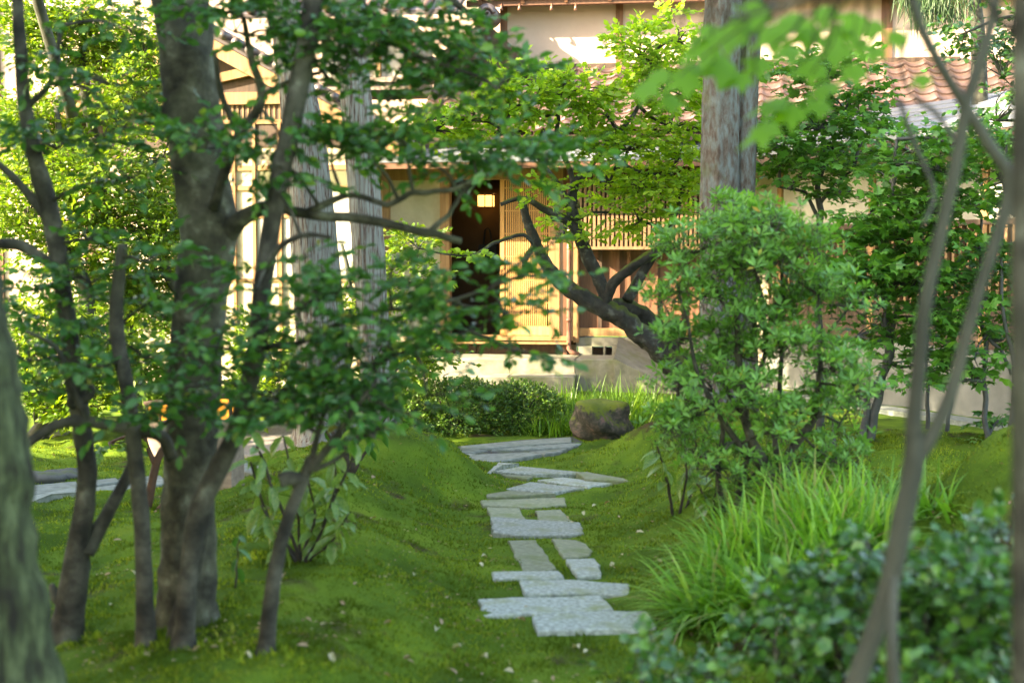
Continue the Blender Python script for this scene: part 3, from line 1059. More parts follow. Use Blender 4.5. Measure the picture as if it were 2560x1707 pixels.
# plaster walls
hpart("wall", M['plaster'], 973, 1102, 380, 836, 0.02, 0.14)
hpart("wall", M['plaster'], 1396, 1440, 380, 850, 0.02, 0.14)
hpart("wall", M['plaster'], 1124, 1376, 380, 440, 0.03, 0.14)
hpart("wall", M['plaster'], 1755, 2010, 380, 985, 0.02, 0.14)
hpart("wall", M['plaster'], 955, 1440, 858, 1010, 0.25, 0.14)
# posts and beams
for a, b in ((955, 975), (1099, 1124), (1374, 1398), (1434, 1447)):
    hpart("post", M['wood'], a, b, 380, 856, -0.05, 0.18)
hpart("post", M['wood_red'], 1408, 1417, 380, 895, -0.08, 0.07)
hpart("beam", M['wood'], 940, 1460, 424, 447, -0.075, 0.09)
hpart("sill_beam", M['wood'], 1060, 1432, 838, 852, -0.14, 0.32)
hpart("floor_board", M['wood'], 1070, 1420, 853, 861, -0.2, 0.4)
for a, b in ((1095, 1190), (1193, 1300), (1303, 1392)):
    hpart("foundation_panel", M['wood_dark'], a, b, 862, 900, 0.05, 0.05)

# the entrance room behind the open door
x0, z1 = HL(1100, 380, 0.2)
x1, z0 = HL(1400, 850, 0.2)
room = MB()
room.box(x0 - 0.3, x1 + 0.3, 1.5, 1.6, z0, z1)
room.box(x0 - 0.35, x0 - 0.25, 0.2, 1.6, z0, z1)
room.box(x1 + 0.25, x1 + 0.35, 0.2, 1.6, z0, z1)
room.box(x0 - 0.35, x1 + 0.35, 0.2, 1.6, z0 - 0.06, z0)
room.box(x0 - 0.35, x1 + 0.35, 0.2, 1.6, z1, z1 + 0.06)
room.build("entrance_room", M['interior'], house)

# lattice sliding door, half of the opening
door = MB()
fx0, fz1 = HL(1250, 440, -0.02)
fx1, fz0 = HL(1376, 838, -0.02)
door.box(fx0, fx0 + 0.058, -0.02, 0.015, fz0, fz1)
door.box(fx1 - 0.03, fx1, -0.02, 0.015, fz0, fz1)
zl = HL(1300, 815, -0.02)[1]
door.box(fx0 + 0.058, fx1 - 0.03, -0.017, 0.012, fz0, zl)
door.box(fx0 + 0.058, fx1 - 0.03, -0.017, 0.012, fz1 - 0.06, fz1)
dr = door.build("lattice_door", M['wood_door'], house)
pitch = (fx1 - 0.03 - fx0 - 0.058) / 21
slat = MB().box(-0.0085, 0.0085, -0.012, 0.008, zl, fz1 - 0.06).mesh("slat", M['wood_door'])
for i in range(20):
    o = link("slat", slat, dr)
    o.location = (fx0 + 0.058 + pitch * (i + 1), 0, 0)
for sy in (470, 527, 584, 641, 700, 757):
    z = HL(1300, sy, -0.02)[1]
    MB().box(fx0 + 0.058, fx1 - 0.03, -0.006, 0.014, z - 0.009, z + 0.009).build("rail", M['wood_door'], dr)
# backing of the lattice (dark room behind) and the fixed half is the room itself

# lattice bay
bx0, bz1 = HL(1446, 385, -0.34)
bx1, bz0 = HL(1756, 616, -0.34)
bay = MB()
bay.box(bx0, bx1, -0.36, -0.02, bz0 - 0.04, bz0)
bay.box(bx0, bx0 + 0.05, -0.35, -0.02, bz0, bz1)
bay.box(bx1 - 0.05, bx1, -0.35, -0.02, bz0, bz1)
bay.box(bx0, bx1, -0.36, -0.02, bz1, bz1 + 0.05)
byo = bay.build("lattice_bay", M['wood_slat'], house)
MB().box(bx0 + 0.05, bx1 - 0.05, -0.17, -0.14, bz0, bz1).build("backing_board", M['wood_dark'], byo)
slat = MB().box(-0.018, 0.018, -0.345, -0.31, bz0, bz1).mesh("slat", M['wood_slat'])
np_ = 25
for i in range(np_):
    o = link("slat", slat, byo)
    o.location = (bx0 + 0.05 + (bx1 - bx0 - 0.1) * (i + 0.7) / (np_ + 0.4), 0, 0)
# timber panels below the bay
edges = [1447, 1500, 1545, 1572, 1640, 1700, 1757]
for i in range(len(edges) - 1):
    hpart("timber_panel", M['wood_red'], edges[i] + 2, edges[i + 1] - 2, 622, 836, 0.03 + 0.02 * (i % 2), 0.05)
for e in edges[1:-1]:
    hpart("post", M['wood_dark' if e == 1500 else 'wood_red'], e - 4, e + 4, 620, 838, -0.01, 0.09)
hpart("skirting_board", M['wood'], 1447, 1757, 820, 842, -0.03, 0.12)
hpart("footing", M['step_stone'], 1440, 1757, 843, 868, -0.01, 0.16)
hpart("footing_block", M['step_stone'], 1446, 1480, 866, 905, -0.12, 0.3)
hpart("footing_block", M['step_stone'], 1508, 1513, 866, 905, -0.10, 0.3)
hpart("footing_recess", M['wood_dark'], 1480, 1540, 868, 905, 0.10, 0.1)
hpart("footing_block", M['step_stone'], 1530, 1757, 862, 1000, -0.16, 0.3)

# copper rain pipe with a bent foot
px_, pz_ = HL(1423, 420, -0.15)
_, zb = HL(1423, 872, -0.15)
xe, ze = HL(1447, 884, -0.15)
pipe = MB()
pipe.tube([(px_, -0.15, pz_), (px_, -0.15, (pz_ + zb) / 2), (px_, -0.15, zb), (px_ + 0.03, -0.15, zb - 0.04), (xe, -0.15, ze - 0.01)], 0.032, 14)
for sy in (560, 700, 800):
    z = HL(1423, sy, -0.15)[1]
    pipe.tube([(px_, -0.15, z - 0.02), (px_, -0.15, z + 0.02)], 0.038, 14)
pipe.build("rain_pipe", M['copper'], house)

# tiled main roof: eave in front, upper wall behind
RY0, RY1 = -0.62, 1.45
RZ0 = HL(1500, 327, RY0)[1]
RZ1 = HL(1500, 170, RY1)[1]
rl = math.hypot(RY1 - RY0, RZ1 - RZ0)
rs = np.array((0, RY1 - RY0, RZ1 - RZ0)) / rl
rn = np.array((0, -rs[2], rs[1]))
rx0 = HL(1035, 300, RY0)[0]
rx1 = 8.2
roof = MB()
roof.add([(rx0, RY0 + 0.03, RZ0 - 0.06), (rx1, RY0 + 0.03, RZ0 - 0.06), (rx1, RY1, RZ1 - 0.06), (rx0, RY1, RZ1 - 0.06),
          (rx0, RY0 + 0.03, RZ0 - 0.14), (rx1, RY0 + 0.03, RZ0 - 0.14), (rx1, RY1, RZ1 - 0.14), (rx0, RY1, RZ1 - 0.14)],
         [(0, 1, 2, 3), (7, 6, 5, 4), (0, 4, 5, 1), (0, 3, 7, 4), (1, 5, 6, 2)])
ro = roof.build("roof", M['wood_dark'], house)
TW, TL = 0.285, 0.262
prof = [(0, 0.042), (0.10, 0.048), (0.2, 0.026), (0.36, 0.004), (0.6, 0.0), (0.82, 0.012), (1.0, 0.040)]
tm_ = MB()
vv = []
for s, zz in prof:
    for l, dz in ((0, 0.030), (TL * 1.12, 0.0)):
        vv.append(np.array((s * TW, 0, 0)) + rs * l + rn * (zz + dz))
for s, zz in prof:
    vv.append(np.array((s * TW, 0, 0)) + rn * (zz + 0.030 - 0.030))
ff = []
k = len(prof)
for i in range(k - 1):
    ff.append((2 * i, 2 * i + 2, 2 * i + 3, 2 * i + 1))
    ff.append((2 * k + i, 2 * k + i + 1, 2 * i + 2, 2 * i))
tm_.add(vv, ff, True)
tile_mesh = tm_.mesh("tile", M['tile'])
tile_mesh.polygons.foreach_set("use_smooth", [j % 2 == 0 for j in range(len(ff))])
cols = int((rx1 - rx0) / TW)
rows_ = int(rl / TL) + 1
cnt = 0
for r_ in range(rows_):
    for c_ in range(cols):
        if cnt >= 300:
            break
        o = link("tile", tile_mesh, ro)
        o.location = np.array((rx0 + c_ * TW + random.uniform(-.004, .004), RY0, RZ0)) + rs * (r_ * TL) + rn * random.uniform(-0.003, 0.004)
        o.rotation_euler = (random.uniform(-.012, .012), random.uniform(-.015, .015), 0)
        cnt += 1

# pent roof of thin boards below the tiles
PZ0 = HL(1500, 392, -0.95)[1]
PZ1 = HL(1500, 335, -0.1)[1]
px0 = HL(930, 392, -0.95)[0]
px1 = 4.2
pent = MB()
pent.add([(px0, -0.95, PZ0), (px1, -0.95, PZ0), (px1, 0.1, PZ1), (px0, 0.1, PZ1),
          (px0, -0.95, PZ0 - 0.05), (px1, -0.95, PZ0 - 0.05), (px1, 0.1, PZ1 - 0.05), (px0, 0.1, PZ1 - 0.05)],
         [(0, 1, 2, 3), (7, 6, 5, 4), (0, 4, 5, 1), (0, 3, 7, 4), (1, 5, 6, 2), (3, 2, 6, 7)])
po = pent.build("pent_roof", M['bark_roof'], house)
for i in range(5):
    t = (i + 0.15) / 5
    y = -0.955 + 1.05 * t
    z = PZ0 + (PZ1 - PZ0) * t + 0.012
    MB().add([(px0, y, z), (px1, y, z), (px1, y + 0.2, z + 0.2 * (PZ1 - PZ0) / 1.05 - 0.008), (px0, y + 0.2, z + 0.2 * (PZ1 - PZ0) / 1.05 - 0.008),
              (px0, y, z - 0.014), (px1, y, z - 0.014)], [(0, 1, 2, 3), (4, 5, 1, 0)]) if False else None
    b = MB()
    b.add([(px0, y, z), (px1, y, z), (px1, y + 0.2, z + 0.2 * (PZ1 - PZ0) / 1.05 - 0.008), (px0, y + 0.2, z + 0.2 * (PZ1 - PZ0) / 1.05 - 0.008),
           (px0, y, z - 0.014), (px1, y, z - 0.014)], [(0, 1, 2, 3), (4, 5, 1, 0)])
    b.build("roof_board", M['bark_roof'], po)
MB().box(px0, px1, -0.94, -0.90, PZ0 - 0.13, PZ0 - 0.052).build("fascia", M['wood_red'], po)
for i in range(19):
    x = px0 + 0.15 + i * 0.4
    MB().bar((x, -0.9, PZ0 - 0.075), (x, 0.0, PZ1 - 0.085), 0.045, 0.05).build("rafter", M['wood_red'], po)

# upper storey
UY = 1.45
ux0 = HL(1262, 100, UY)[0]
MB().box(ux0, 9.0, UY, UY + 0.15, RZ1 - 0.4, HL(1500, -60, UY)[1]).build("upper_wall", M['plaster_pink'], house)
for a, b in ((1540, 1557), (2206, 2230), (1250, 1268)):
    hpart("post", M['wood_red'], a, b, -60, 172, UY - 0.03, 0.1)
hpart("rail", M['wood_dark'], 1268, 2400, 163, 172, UY - 0.04, 0.06)
# upper eave
ez = HL(1400, 8, 1.1)[1]
eu = MB()
eu.box(ux0 - 0.5, 9.0, 1.05, 1.14, ez - 0.03, ez + 0.06)
eu.add([(ux0 - 0.6, 0.98, ez + 0.06), (9, 0.98, ez + 0.06), (9, 3.4, ez + 1.3), (ux0 - 0.6, 3.4, ez + 1.3),
        (ux0 - 0.6, 0.98, ez + 0.14), (9, 0.98, ez + 0.14), (9, 3.4, ez + 1.4), (ux0 - 0.6, 3.4, ez + 1.4)],
       [(3, 2, 1, 0), (4, 5, 6, 7), (0, 1, 5, 4), (3, 0, 4, 7)])
euo = eu.build("upper_eave", M['wood_red'], house)
for i in range(14):
    x = ux0 - 0.3 + i * 0.62
    MB().bar((x, 1.02, ez + 0.02), (x, 1.5, ez + 0.22), 0.05, 0.06).build("rafter", M['wood_red'], euo)
for sx in (1255, 1300, 1380, 1440):
    x, z = HL(sx, 14, 1.08)
    MB().tube([(x, 1.06, z + 0.02), (x, 1.02, z - 0.03), (x, 1.02, z - 0.08)], [0.012, 0.016, 0.028], 8).build("gutter_hook", M['copper'], euo)

# dark verge roof with a spiral ridge-end tile
vy = 0.95
a0 = HL(1040, 205, vy)
a1 = HL(1222, 62, vy)
a2 = HL(1345, 175, vy)
vr = MB()
vr.add([(a0[0], vy, a0[1]), (a1[0], vy, a1[1]), (a2[0], vy, a2[1]), (a0[0], vy + 0.45, a0[1]), (a1[0], vy + 0.45, a1[1]), (a2[0], vy + 0.45, a2[1])],
       [(0, 2, 1), (3, 4, 5), (0, 1, 4, 3), (1, 2, 5, 4), (0, 3, 5, 2)])
vo = vr.build("verge_roof", M['wood_dark'], house)
MB().bar((a0[0] - 0.05, vy - 0.05, a0[1]), (a1[0], vy - 0.05, a1[1] + 0.03), 0.12, 0.10).build("barge_board", M['wood_grey'], vo)
for i in range(9):
    t = i / 8
    p = (a0[0] + (a1[0] - a0[0]) * t, vy, a0[1] + (a1[1] - a0[1]) * t + 0.09)
    MB().tube([(p[0], vy - 0.16, p[2]), (p[0], vy + 0.3, p[2])], 0.055, 10).build("verge_tile", M['tile_dark'], vo)
orn = MB()
sp = [(a1[0] + 0.10 * (1 - t) * math.cos(t * 11), vy - 0.2, a1[1] + 0.12 + 0.10 * (1 - t) * math.sin(t * 11)) for t in np.linspace(0, 0.85, 30)]
orn.tube(sp, np.linspace(0.035, 0.015, 30), 7)
orn.tube([(a1[0], vy - 0.17, a1[1] + 0.12), (a1[0], vy + 0.2, a1[1] + 0.12)], 0.15, 16)
orn.build("ridge_ornament", M['tile_dark'], vo)

# dormer with pale panes
dy = 0.3
dmx = [HL(s, 100, dy)[0] for s in (800, 893, 905, 945, 950, 1010, 1022, 1033)]
zt, zb_ = HL(900, 62, dy)[1], HL(900, 222, dy)[1]
dm = MB()
dm.box(dmx[0], dmx[-1], dy + 0.12, dy + 1.4, zb_, zt)
do = dm.build("dormer", M['wood_grey'], house)
for (a, b, c, d) in ((893, 902, 60, 205), (940, 950, 60, 190), (1012, 1020, 66, 195), (1022, 1033, 60, 222)):
    hpart("mullion", M['wood'], a, b, c, d, dy - 0.02, 0.16, parent=do)
hpart("rail", M['wood'], 800, 1032, 56, 68, dy - 0.03, 0.15, parent=do)
hpart("rail", M['wood'], 945, 1015, 72, 77, dy + 0.04, 0.06, parent=do)
hpart("sill", M['wood_grey'], 800, 1036, 196, 204, dy - 0.06, 0.2, parent=do)
hpart("apron_board", M['wood_grey'], 800, 1034, 205, 224, dy - 0.01, 0.1, parent=do)
for a, b in ((903, 939), (951, 1011), (805, 892)):
    hpart("pane", M['pane'], a, b, 70, 195, dy + 0.08, 0.03, parent=do)
dr_ = MB()
xA, zA = HL(790, 10, dy - 0.5)
xB, zB = HL(1150, 95, dy - 0.3)
dr_.add([(xA - 1.2, dy - 0.55, zt + 0.02), (xB, dy - 0.55, zt + 0.02), (xB, dy + 1.2, zt + 0.8), (xA - 1.2, dy + 1.2, zt + 0.8),
         (xA - 1.2, dy - 0.55, zt + 0.09), (xB, dy - 0.55, zt + 0.09), (xB, dy + 1.2, zt + 0.87), (xA - 1.2, dy + 1.2, zt + 0.87)],
        [(3, 2, 1, 0), (4, 5, 6, 7), (0, 1, 5, 4), (1, 2, 6, 5), (3, 0, 4, 7)])
dro = dr_.build("dormer_roof", M['tile_dark'], house)
for i in range(12):
    x = xA - 0.9 + i * 0.27
    if x < xB - 0.05:
        MB().tube([(x, dy - 0.6, zt + 0.11), (x, dy + 1.2, zt + 0.9)], 0.05, 8).build("ridge_roll", M['tile'], dro)

# left gabled wing, its gable to the garden
gy_ = -0.8
ap = HL(505, 62, gy_)
er = HL(1010, 345, gy_)
el = (2 * ap[0] - er[0], er[1])
gw = MB()
T_ = 0.09
for e in (er, el):
    gw.add([(ap[0], gy_ - 0.35, ap[1]), (e[0], gy_ - 0.35, e[1]), (e[0], 3.0, e[1]), (ap[0], 3.0, ap[1]),
            (ap[0], gy_ - 0.35, ap[1] - T_), (e[0], gy_ - 0.35, e[1] - T_), (e[0], 3.0, e[1] - T_), (ap[0], 3.0, ap[1] - T_)],
           [(0, 1, 2, 3), (7, 6, 5, 4), (0, 4, 5, 1), (1, 5, 6, 2), (3, 2, 6, 7)])
go = gw.build("gable_roof", M['tile_dark'], house)
for e in (er, el):
    L = math.hypot(e[0] - ap[0], e[1] - ap[1])
    nn = int(L / 0.21)
    for i in range(nn):
        t = (i + 0.3) / nn
        p = (ap[0] + (e[0] - ap[0]) * t, ap[1] + (e[1] - ap[1]) * t + 0.03)
        MB().tube([(p[0], gy_ - 0.42, p[1]), (p[0], gy_ + 0.1, p[1])], 0.062, 12).build("verge_tile", M['tile_dark'], go)
    MB().bar((ap[0], gy_ - 0.30, ap[1] - 0.20), (e[0], gy_ - 0.30, e[1] - 0.20), 0.07, 0.22, up=(0, -1, 0.001)).build("barge_board", M['wood'], go) if False else None
    b = MB()
    b.add([(ap[0], gy_ - 0.33, ap[1] - 0.10), (e[0], gy_ - 0.33, e[1] - 0.10), (e[0], gy_ - 0.33, e[1] - 0.27), (ap[0], gy_ - 0.33, ap[1] - 0.32),
           (ap[0], gy_ - 0.27, ap[1] - 0.10), (e[0], gy_ - 0.27, e[1] - 0.10), (e[0], gy_ - 0.27, e[1] - 0.27), (ap[0], gy_ - 0.27, ap[1] - 0.32)],
          [(0, 1, 2, 3), (7, 6, 5, 4), (3, 2, 6, 7), (0, 4, 5, 1)])
    b.build("barge_board", M['wood'], go)
# gable infill and wing wall
wz = HL(600, 262, gy_)[1]
gi = MB()
gi.add([(ap[0], gy_, ap[1] - 0.12), (er[0], gy_, er[1] - 0.1), (el[0], gy_, el[1] - 0.1), (ap[0], gy_ + 0.08, ap[1] - 0.12), (er[0], gy_ + 0.08, er[1] - 0.1),
        (el[0], gy_ + 0.08, el[1] - 0.1)], [(0, 2, 1), (3, 4, 5)])
gi.build("gable_board", M['wood_dark'], house)
zg = HL(600, 235, gy_ - 0.05)[1]
MB().box(el[0] + 0.5, er[0] - 0.55, gy_ - 0.06, gy_ + 0.04, zg - 0.14, zg + 0.02).build("tie_beam", M['wood'], house)
MB().bar((ap[0] + 0.1, gy_ - 0.04, ap[1] - 0.75), (ap[0] + 0.75, gy_ - 0.04, ap[1] - 0.62), 0.08, 0.12).build("brace", M['wood'], house)
wx0, wx1 = HL(330, 300, gy_)[0], HL(905, 300, gy_)[0]
z_a, z_b = HL(600, 300, gy_)[1], HL(600, 262, gy_)[1]
lat = MB().box(wx0, wx1, gy_ + 0.03, gy_ + 0.06, z_a, z_b)
lo = lat.build("gable_lattice", M['wood_dark'], house)
sm_ = MB().box(-0.014, 0.014, gy_ - 0.01, gy_ + 0.025, z_a, z_b).mesh("slat", M['wood_slat'])
for i in range(44):
    o = link("slat", sm_, lo)
    o.location = (wx0 + (wx1 - wx0) * (i + 0.5) / 44, 0, 0)
MB().box(wx0, wx1, gy_ - 0.02, gy_ + 0.07, z_a - 0.06, z_a - 0.002).build("beam", M['wood'], house)
MB().box(wx0, wx1, gy_ + 0.02, gy_ + 0.14, 0.0, z_a - 0.062).build("wall", M['plaster'], house)
for sx in (430, 586, 636, 700, 800, 895):
    hpart("post", M['wood'], sx - 7, sx + 7, 305, 930, gy_ - 0.03, 0.1)
for sy in (420, 470, 540, 700):
    hpart("rail", M['wood'], 430, 905, sy - 4, sy + 4, gy_ - 0.01, 0.06)
for a, b, c, d, mt in ((645, 692, 428, 464, 'glass_dark'), (645, 692, 476, 534, 'pane'), (710, 792, 428, 464, 'glass_dark'), (710, 792, 476, 534, 'pane'),
                       (808, 888, 428, 464, 'glass_dark'), (808, 888, 476, 534, 'pane'), (645, 692, 548, 694, 'pane'), (710, 792, 548, 694, 'pane'),
                       (808, 888, 548, 694, 'pane')):
    hpart("window_pane", M[mt], a, b, c, d, gy_ + 0.005, 0.03)
# flank of the wing between gable front and main facade
MB().box(wx1 - 0.12, wx1, gy_ + 0.16, 0.3, 0.0, z_a).build("wall", M['plaster'], house)
# back wall seen through the trees on the far left
MB().box(-10.5, -0.6, 3.2, 3.4, 0, 7.6).build("upper_wall", M['plaster_pink'], house)
for x in (-9.2, -7.6, -6.1):
    MB().box(x, x + 0.14, 3.15, 3.25, 0, 7.2).build("post", M['wood_red'], house)

# stone steps before the entrance
steps = thing("entrance_steps", "pale weathered stone steps before the open entrance", "steps", tuple(HO), HROT)
fy1, fy2 = -0.95, -1.4
zt1 = HL(1300, 897, fy1)[1]
zt2 = HL(1300, 940, fy2)[1]
ed = [975, 1112, 1273, 1437]
for i in range(3):
    a, b = HL(ed[i], 900, fy1)[0] + 0.004, HL(ed[i + 1], 900, fy1)[0] - 0.004
    MB().cbox(a, b, fy1, 0.24, -0.05, zt1 + random.uniform(-.004, .004), 0.012).build("step_block", M['step_stone'], steps)
ed = [930, 1110, 1270, 1437]
for i in range(3):
    a, b = HL(ed[i], 940, fy2)[0] + 0.004, HL(ed[i + 1], 940, fy2)[0] - 0.004
    MB().cbox(a, b, fy2, fy1 - 0.006, -0.08, zt2 + random.uniform(-.004, .004), 0.012).build("step_block", M['step_stone'], steps)
a, b = HL(1438, 900, -1.05)[0], HL(1535, 900, -1.05)[0]
MB().cbox(a, b, -1.05, -0.17, -0.05, HL(1480, 898, -1.05)[1], 0.012).build("step_block", M['step_stone'], steps)
c0 = HL(1536, 865, -1.1)
c1 = HL(1700, 965, -1.1)
MB().add([(0, 0, 0)], [])
ck = MB()
ck.add([(c0[0], -1.15, -0.1), (c1[0], -1.15, -0.1), (c1[0], -1.15, 0.03), (c0[0], -1.15, c0[1] - 0.16),
        (c0[0], -0.2, -0.1), (c1[0], -0.2, -0.1), (c1[0], -0.2, 0.26), (c0[0], -0.2, c0[1] + 0.08)],
       [(0, 1, 2, 3), (7, 6, 5, 4), (3, 2, 6, 7), (1, 5, 6, 2), (0, 3, 7, 4)])
ck.build("sloped_coping", M['step_stone'], steps)

# lit lantern inside the entrance
lx0, lz1 = HL(1192, 486, 1.2)
lx1, lz0 = HL(1232, 517, 1.2)
lx1 = lx0 + (lx1 - lx0)
lant = thing("wall_lantern", "small glowing paper lantern on the wall inside the open entrance", "lantern", tuple(HO), HROT)
MB().box(lx0 + 0.012, lx1 - 0.012, 1.212, 1.42, lz0 + 0.012, lz1 - 0.012).build("paper_shade", M['lamp'], lant)
fr = MB()
for x in (lx0, (lx0 + lx1) / 2 - 0.006, lx1 - 0.012):
    fr.box(x, x + 0.012, 1.195, 1.21, lz0, lz1)
fr.box(lx0, lx1, 1.196, 1.211, lz0 - 0.012, lz0)
fr.box(lx0, lx1, 1.196, 1.211, lz1, lz1 + 0.012)
fr.box(lx0 - 0.012, lx0, 1.2, 1.44, lz0 - 0.012, lz0)
fr.box(lx0 - 0.02, lx1 + 0.02, 1.18, 1.44, lz1 + 0.013, lz1 + 0.03)
fr.box((lx0 + lx1) / 2 - 0.02, (lx0 + lx1) / 2 + 0.02, 1.42, 1.5, lz0, lz1)
fr.build("frame", M['lamp_frame'], lant)

# black bag on a hook in the entrance
bag = thing("tote_bag", "black tote bag hanging by two handles in the dark entrance", "bag", tuple(HO), HROT)
(b0, t1), (b1, t0) = HL(1194, 612, 1.25), HL(1240, 668, 1.25)
bb = MB()
bb.add([(b0 + 0.01, 1.30, t1), (b1 - 0.01, 1.30, t1 + 0.015), (b1 + 0.01, 1.26, t0), (b0 - 0.03, 1.26, t0), (b0 + 0.01, 1.40, t1), (b1 - 0.01, 1.40, t1 + 0.015),
        (b1 + 0.01, 1.46, t0), (b0 - 0.03, 1.46, t0)], [(0, 3, 2, 1), (4, 5, 6, 7), (0, 4, 7, 3), (1, 2, 6, 5), (3, 7, 6, 2), (0, 1, 5, 4)])
bb.build("body", M['black_cloth'], bag)
hk = HL(1219, 570, 1.4)
for y in (1.31, 1.39):
    MB().tube([(b0 + 0.07, y, t1 - 0.02), (hk[0] - 0.03, y, hk[1] - 0.03), (hk[0], 1.42, hk[1]), (hk[0] + 0.04, y, hk[1] - 0.04), (b1 - 0.06, y, t1 - 0.02)], 0.008, 6).build(
        "handle", M['black_cloth'], bag)

# ----------------------------------------------------------------------------
# roofed garden wall on the right, running towards the viewer
# ----------------------------------------------------------------------------
WA = np.array((3.45, 19.0))
WD = np.array((0.408, -0.913))
gwall = thing("garden_wall", "long plaster corridor wall with grey board roof at the right", "wall", (WA[0], WA[1], 0), math.atan2(WD[1], WD[0]))
# local x along the wall, local -y towards the garden (left)


def wl(name, mat, x0, x1, y0, y1, z0, z1, parent=None):
    return MB().box(x0, x1, y0, y1, z0, z1).build(name, mat, parent or gwall)


WLEN = 8.0
wl("wall_panel", M['plaster_grey'], -0.6, WLEN, 0.02, 0.16, 2.14, 3.2)
wl("rail", M['wood_dark'], -0.6, WLEN, -0.02, 0.1, 2.08, 2.138)
wl("backing_board", M['wood_dark'], -0.6, WLEN, 0.05, 0.16, 1.2, 2.078)
wl("board", M['wood_dark'], -0.6, WLEN, 0.0, 0.16, 0.74, 1.198)
wl("base", M['wall_base'], -0.6, WLEN, -0.06, 0.2, -0.2, 0.738)
wl("kerb", M['path_stone'], -0.6, WLEN, -0.75, -0.45, -0.1, 0.05)
sl = MB().box(-0.02, 0.02, -0.005, 0.045, 1.2, 2.078).mesh("slat", M['wood_slat'])
for i in range(72):
    o = link("slat", sl, gwall)
    o.location = (-0.5 + i * 0.115, 0, 0)
for x in (0.2, 2.1, 4.0, 5.9):
    wl("post", M['wood'], x - 0.05, x + 0.05, -0.012, 0.1, 0.74, 3.2)
rf = MB()
rf.add([(-0.8, -0.75, 3.06), (WLEN, -0.75, 3.06), (WLEN, 0.9, 3.62), (-0.8, 0.9, 3.62), (-0.8, -0.75, 3.0), (WLEN, -0.75, 3.0), (WLEN, 0.9, 3.56), (-0.8, 0.9, 3.56)],
       [(0, 1, 2, 3), (7, 6, 5, 4), (0, 4, 5, 1), (0, 3, 7, 4), (1, 5, 6, 2)])
rfo = rf.build("board_roof", M['bark_roof'], gwall)
for i in range(6):
    t = i / 6
    y, z = -0.76 + 1.6 * t, 3.075 + 0.55 * t
    b = MB()
    b.add([(-0.8, y, z), (WLEN, y, z), (WLEN, y + 0.26, z + 0.075), (-0.8, y + 0.26, z + 0.075), (-0.8, y, z - 0.014), (WLEN, y, z - 0.014)], [(0, 1, 2, 3), (4, 5, 1, 0)])
    b.build("roof_board", M['bark_roof'], rfo)
wl("fascia", M['wood_dark'], -0.8, WLEN, -0.74, -0.70, 2.9, 2.998, rfo)
for i in range(20):
    x = -0.6 + i * 0.42
    MB().bar((x, -0.7, 2.96), (x, 0.1, 3.23), 0.045, 0.06).build("rafter", M['wood_dark'], rfo)

# ----------------------------------------------------------------------------
# garden lamps
# ----------------------------------------------------------------------------
for (sx, sy, sb, d, h, lab) in ((550, 1020, 1222, None, None, "square wooden post lamp glowing orange beside the left path"),
                                (397, 1030, 1190, 12.6, None, "farther glowing garden lamp half hidden left of the thick trunk")):
    if d is None:
        g = G(572, 1215)
        d = g[1]
    p = S(sx + 20 if sx == 550 else sx, sy, d)
    gz = float(height(p[0], p[1]))
    lt = thing("garden_lamp", lab, "lamp", (p[0], p[1], gz), math.radians(-25))
    H = p[2] - gz
    w = 0.075
    post = MB()
    post.box(-w, w, -w, w, -0.05, H - 0.07)
    post.build("post", M['wood_grey'], lt)
    MB().box(-w + 0.012, w - 0.012, -w + 0.012, w - 0.012, H - 0.069, H + 0.07).build("lamp_shade", M['lamp_garden'], lt)
    cp = MB()
    cp.box(-w - 0.02, w + 0.02, -w - 0.02, w + 0.02, H + 0.071, H + 0.10)
    for sx_, sy_ in ((-1, -1), (1, -1), (1, 1), (-1, 1)):
        cp.box(sx_ * w - 0.008, sx_ * w + 0.008, sy_ * w - 0.008, sy_ * w + 0.008, H - 0.069, H + 0.071)
    cp.build("cap", M['wood_dark'], lt)


# ----------------------------------------------------------------------------
# trees and shrubs
# ----------------------------------------------------------------------------
def groundv(vx, vy):
    return G(vx * K, vy * K)


# 1. near mossy trunk on the left edge
b0 = S(40, 1900, 3.9)
t = Plant("leaning_tree", "blurred mossy tree trunk leaning out of the left edge, nearest the camera", "tree", (b0[0], b0[1], 0), M['bark_mossy'], M['leaf_camellia'])
t.limb([(70, 2050, 3.9, 330), (55, 1800, 3.9, 250), (25, 1568, 3.9, 220), (-15, 1300, 3.9, 200), (-40, 1000, 3.9, 205), (-75, 800, 3.9, 200), (-110, 620, 3.95, 190), (-220, 300, 4.0, 170),
        (-330, 0, 4.1, 160), (-420, -400, 4.2, 150)], n=28, rough=0.22, per=10)
t.limb([(-250, 200, 4.0, 60), (-400, 60, 4.2, 45), (-600, -60, 4.5, 30)], n=8)
t.cluster(-620, -80, 4.4, 160, 120, 30, ll=0.07, k=7)
t.finish()

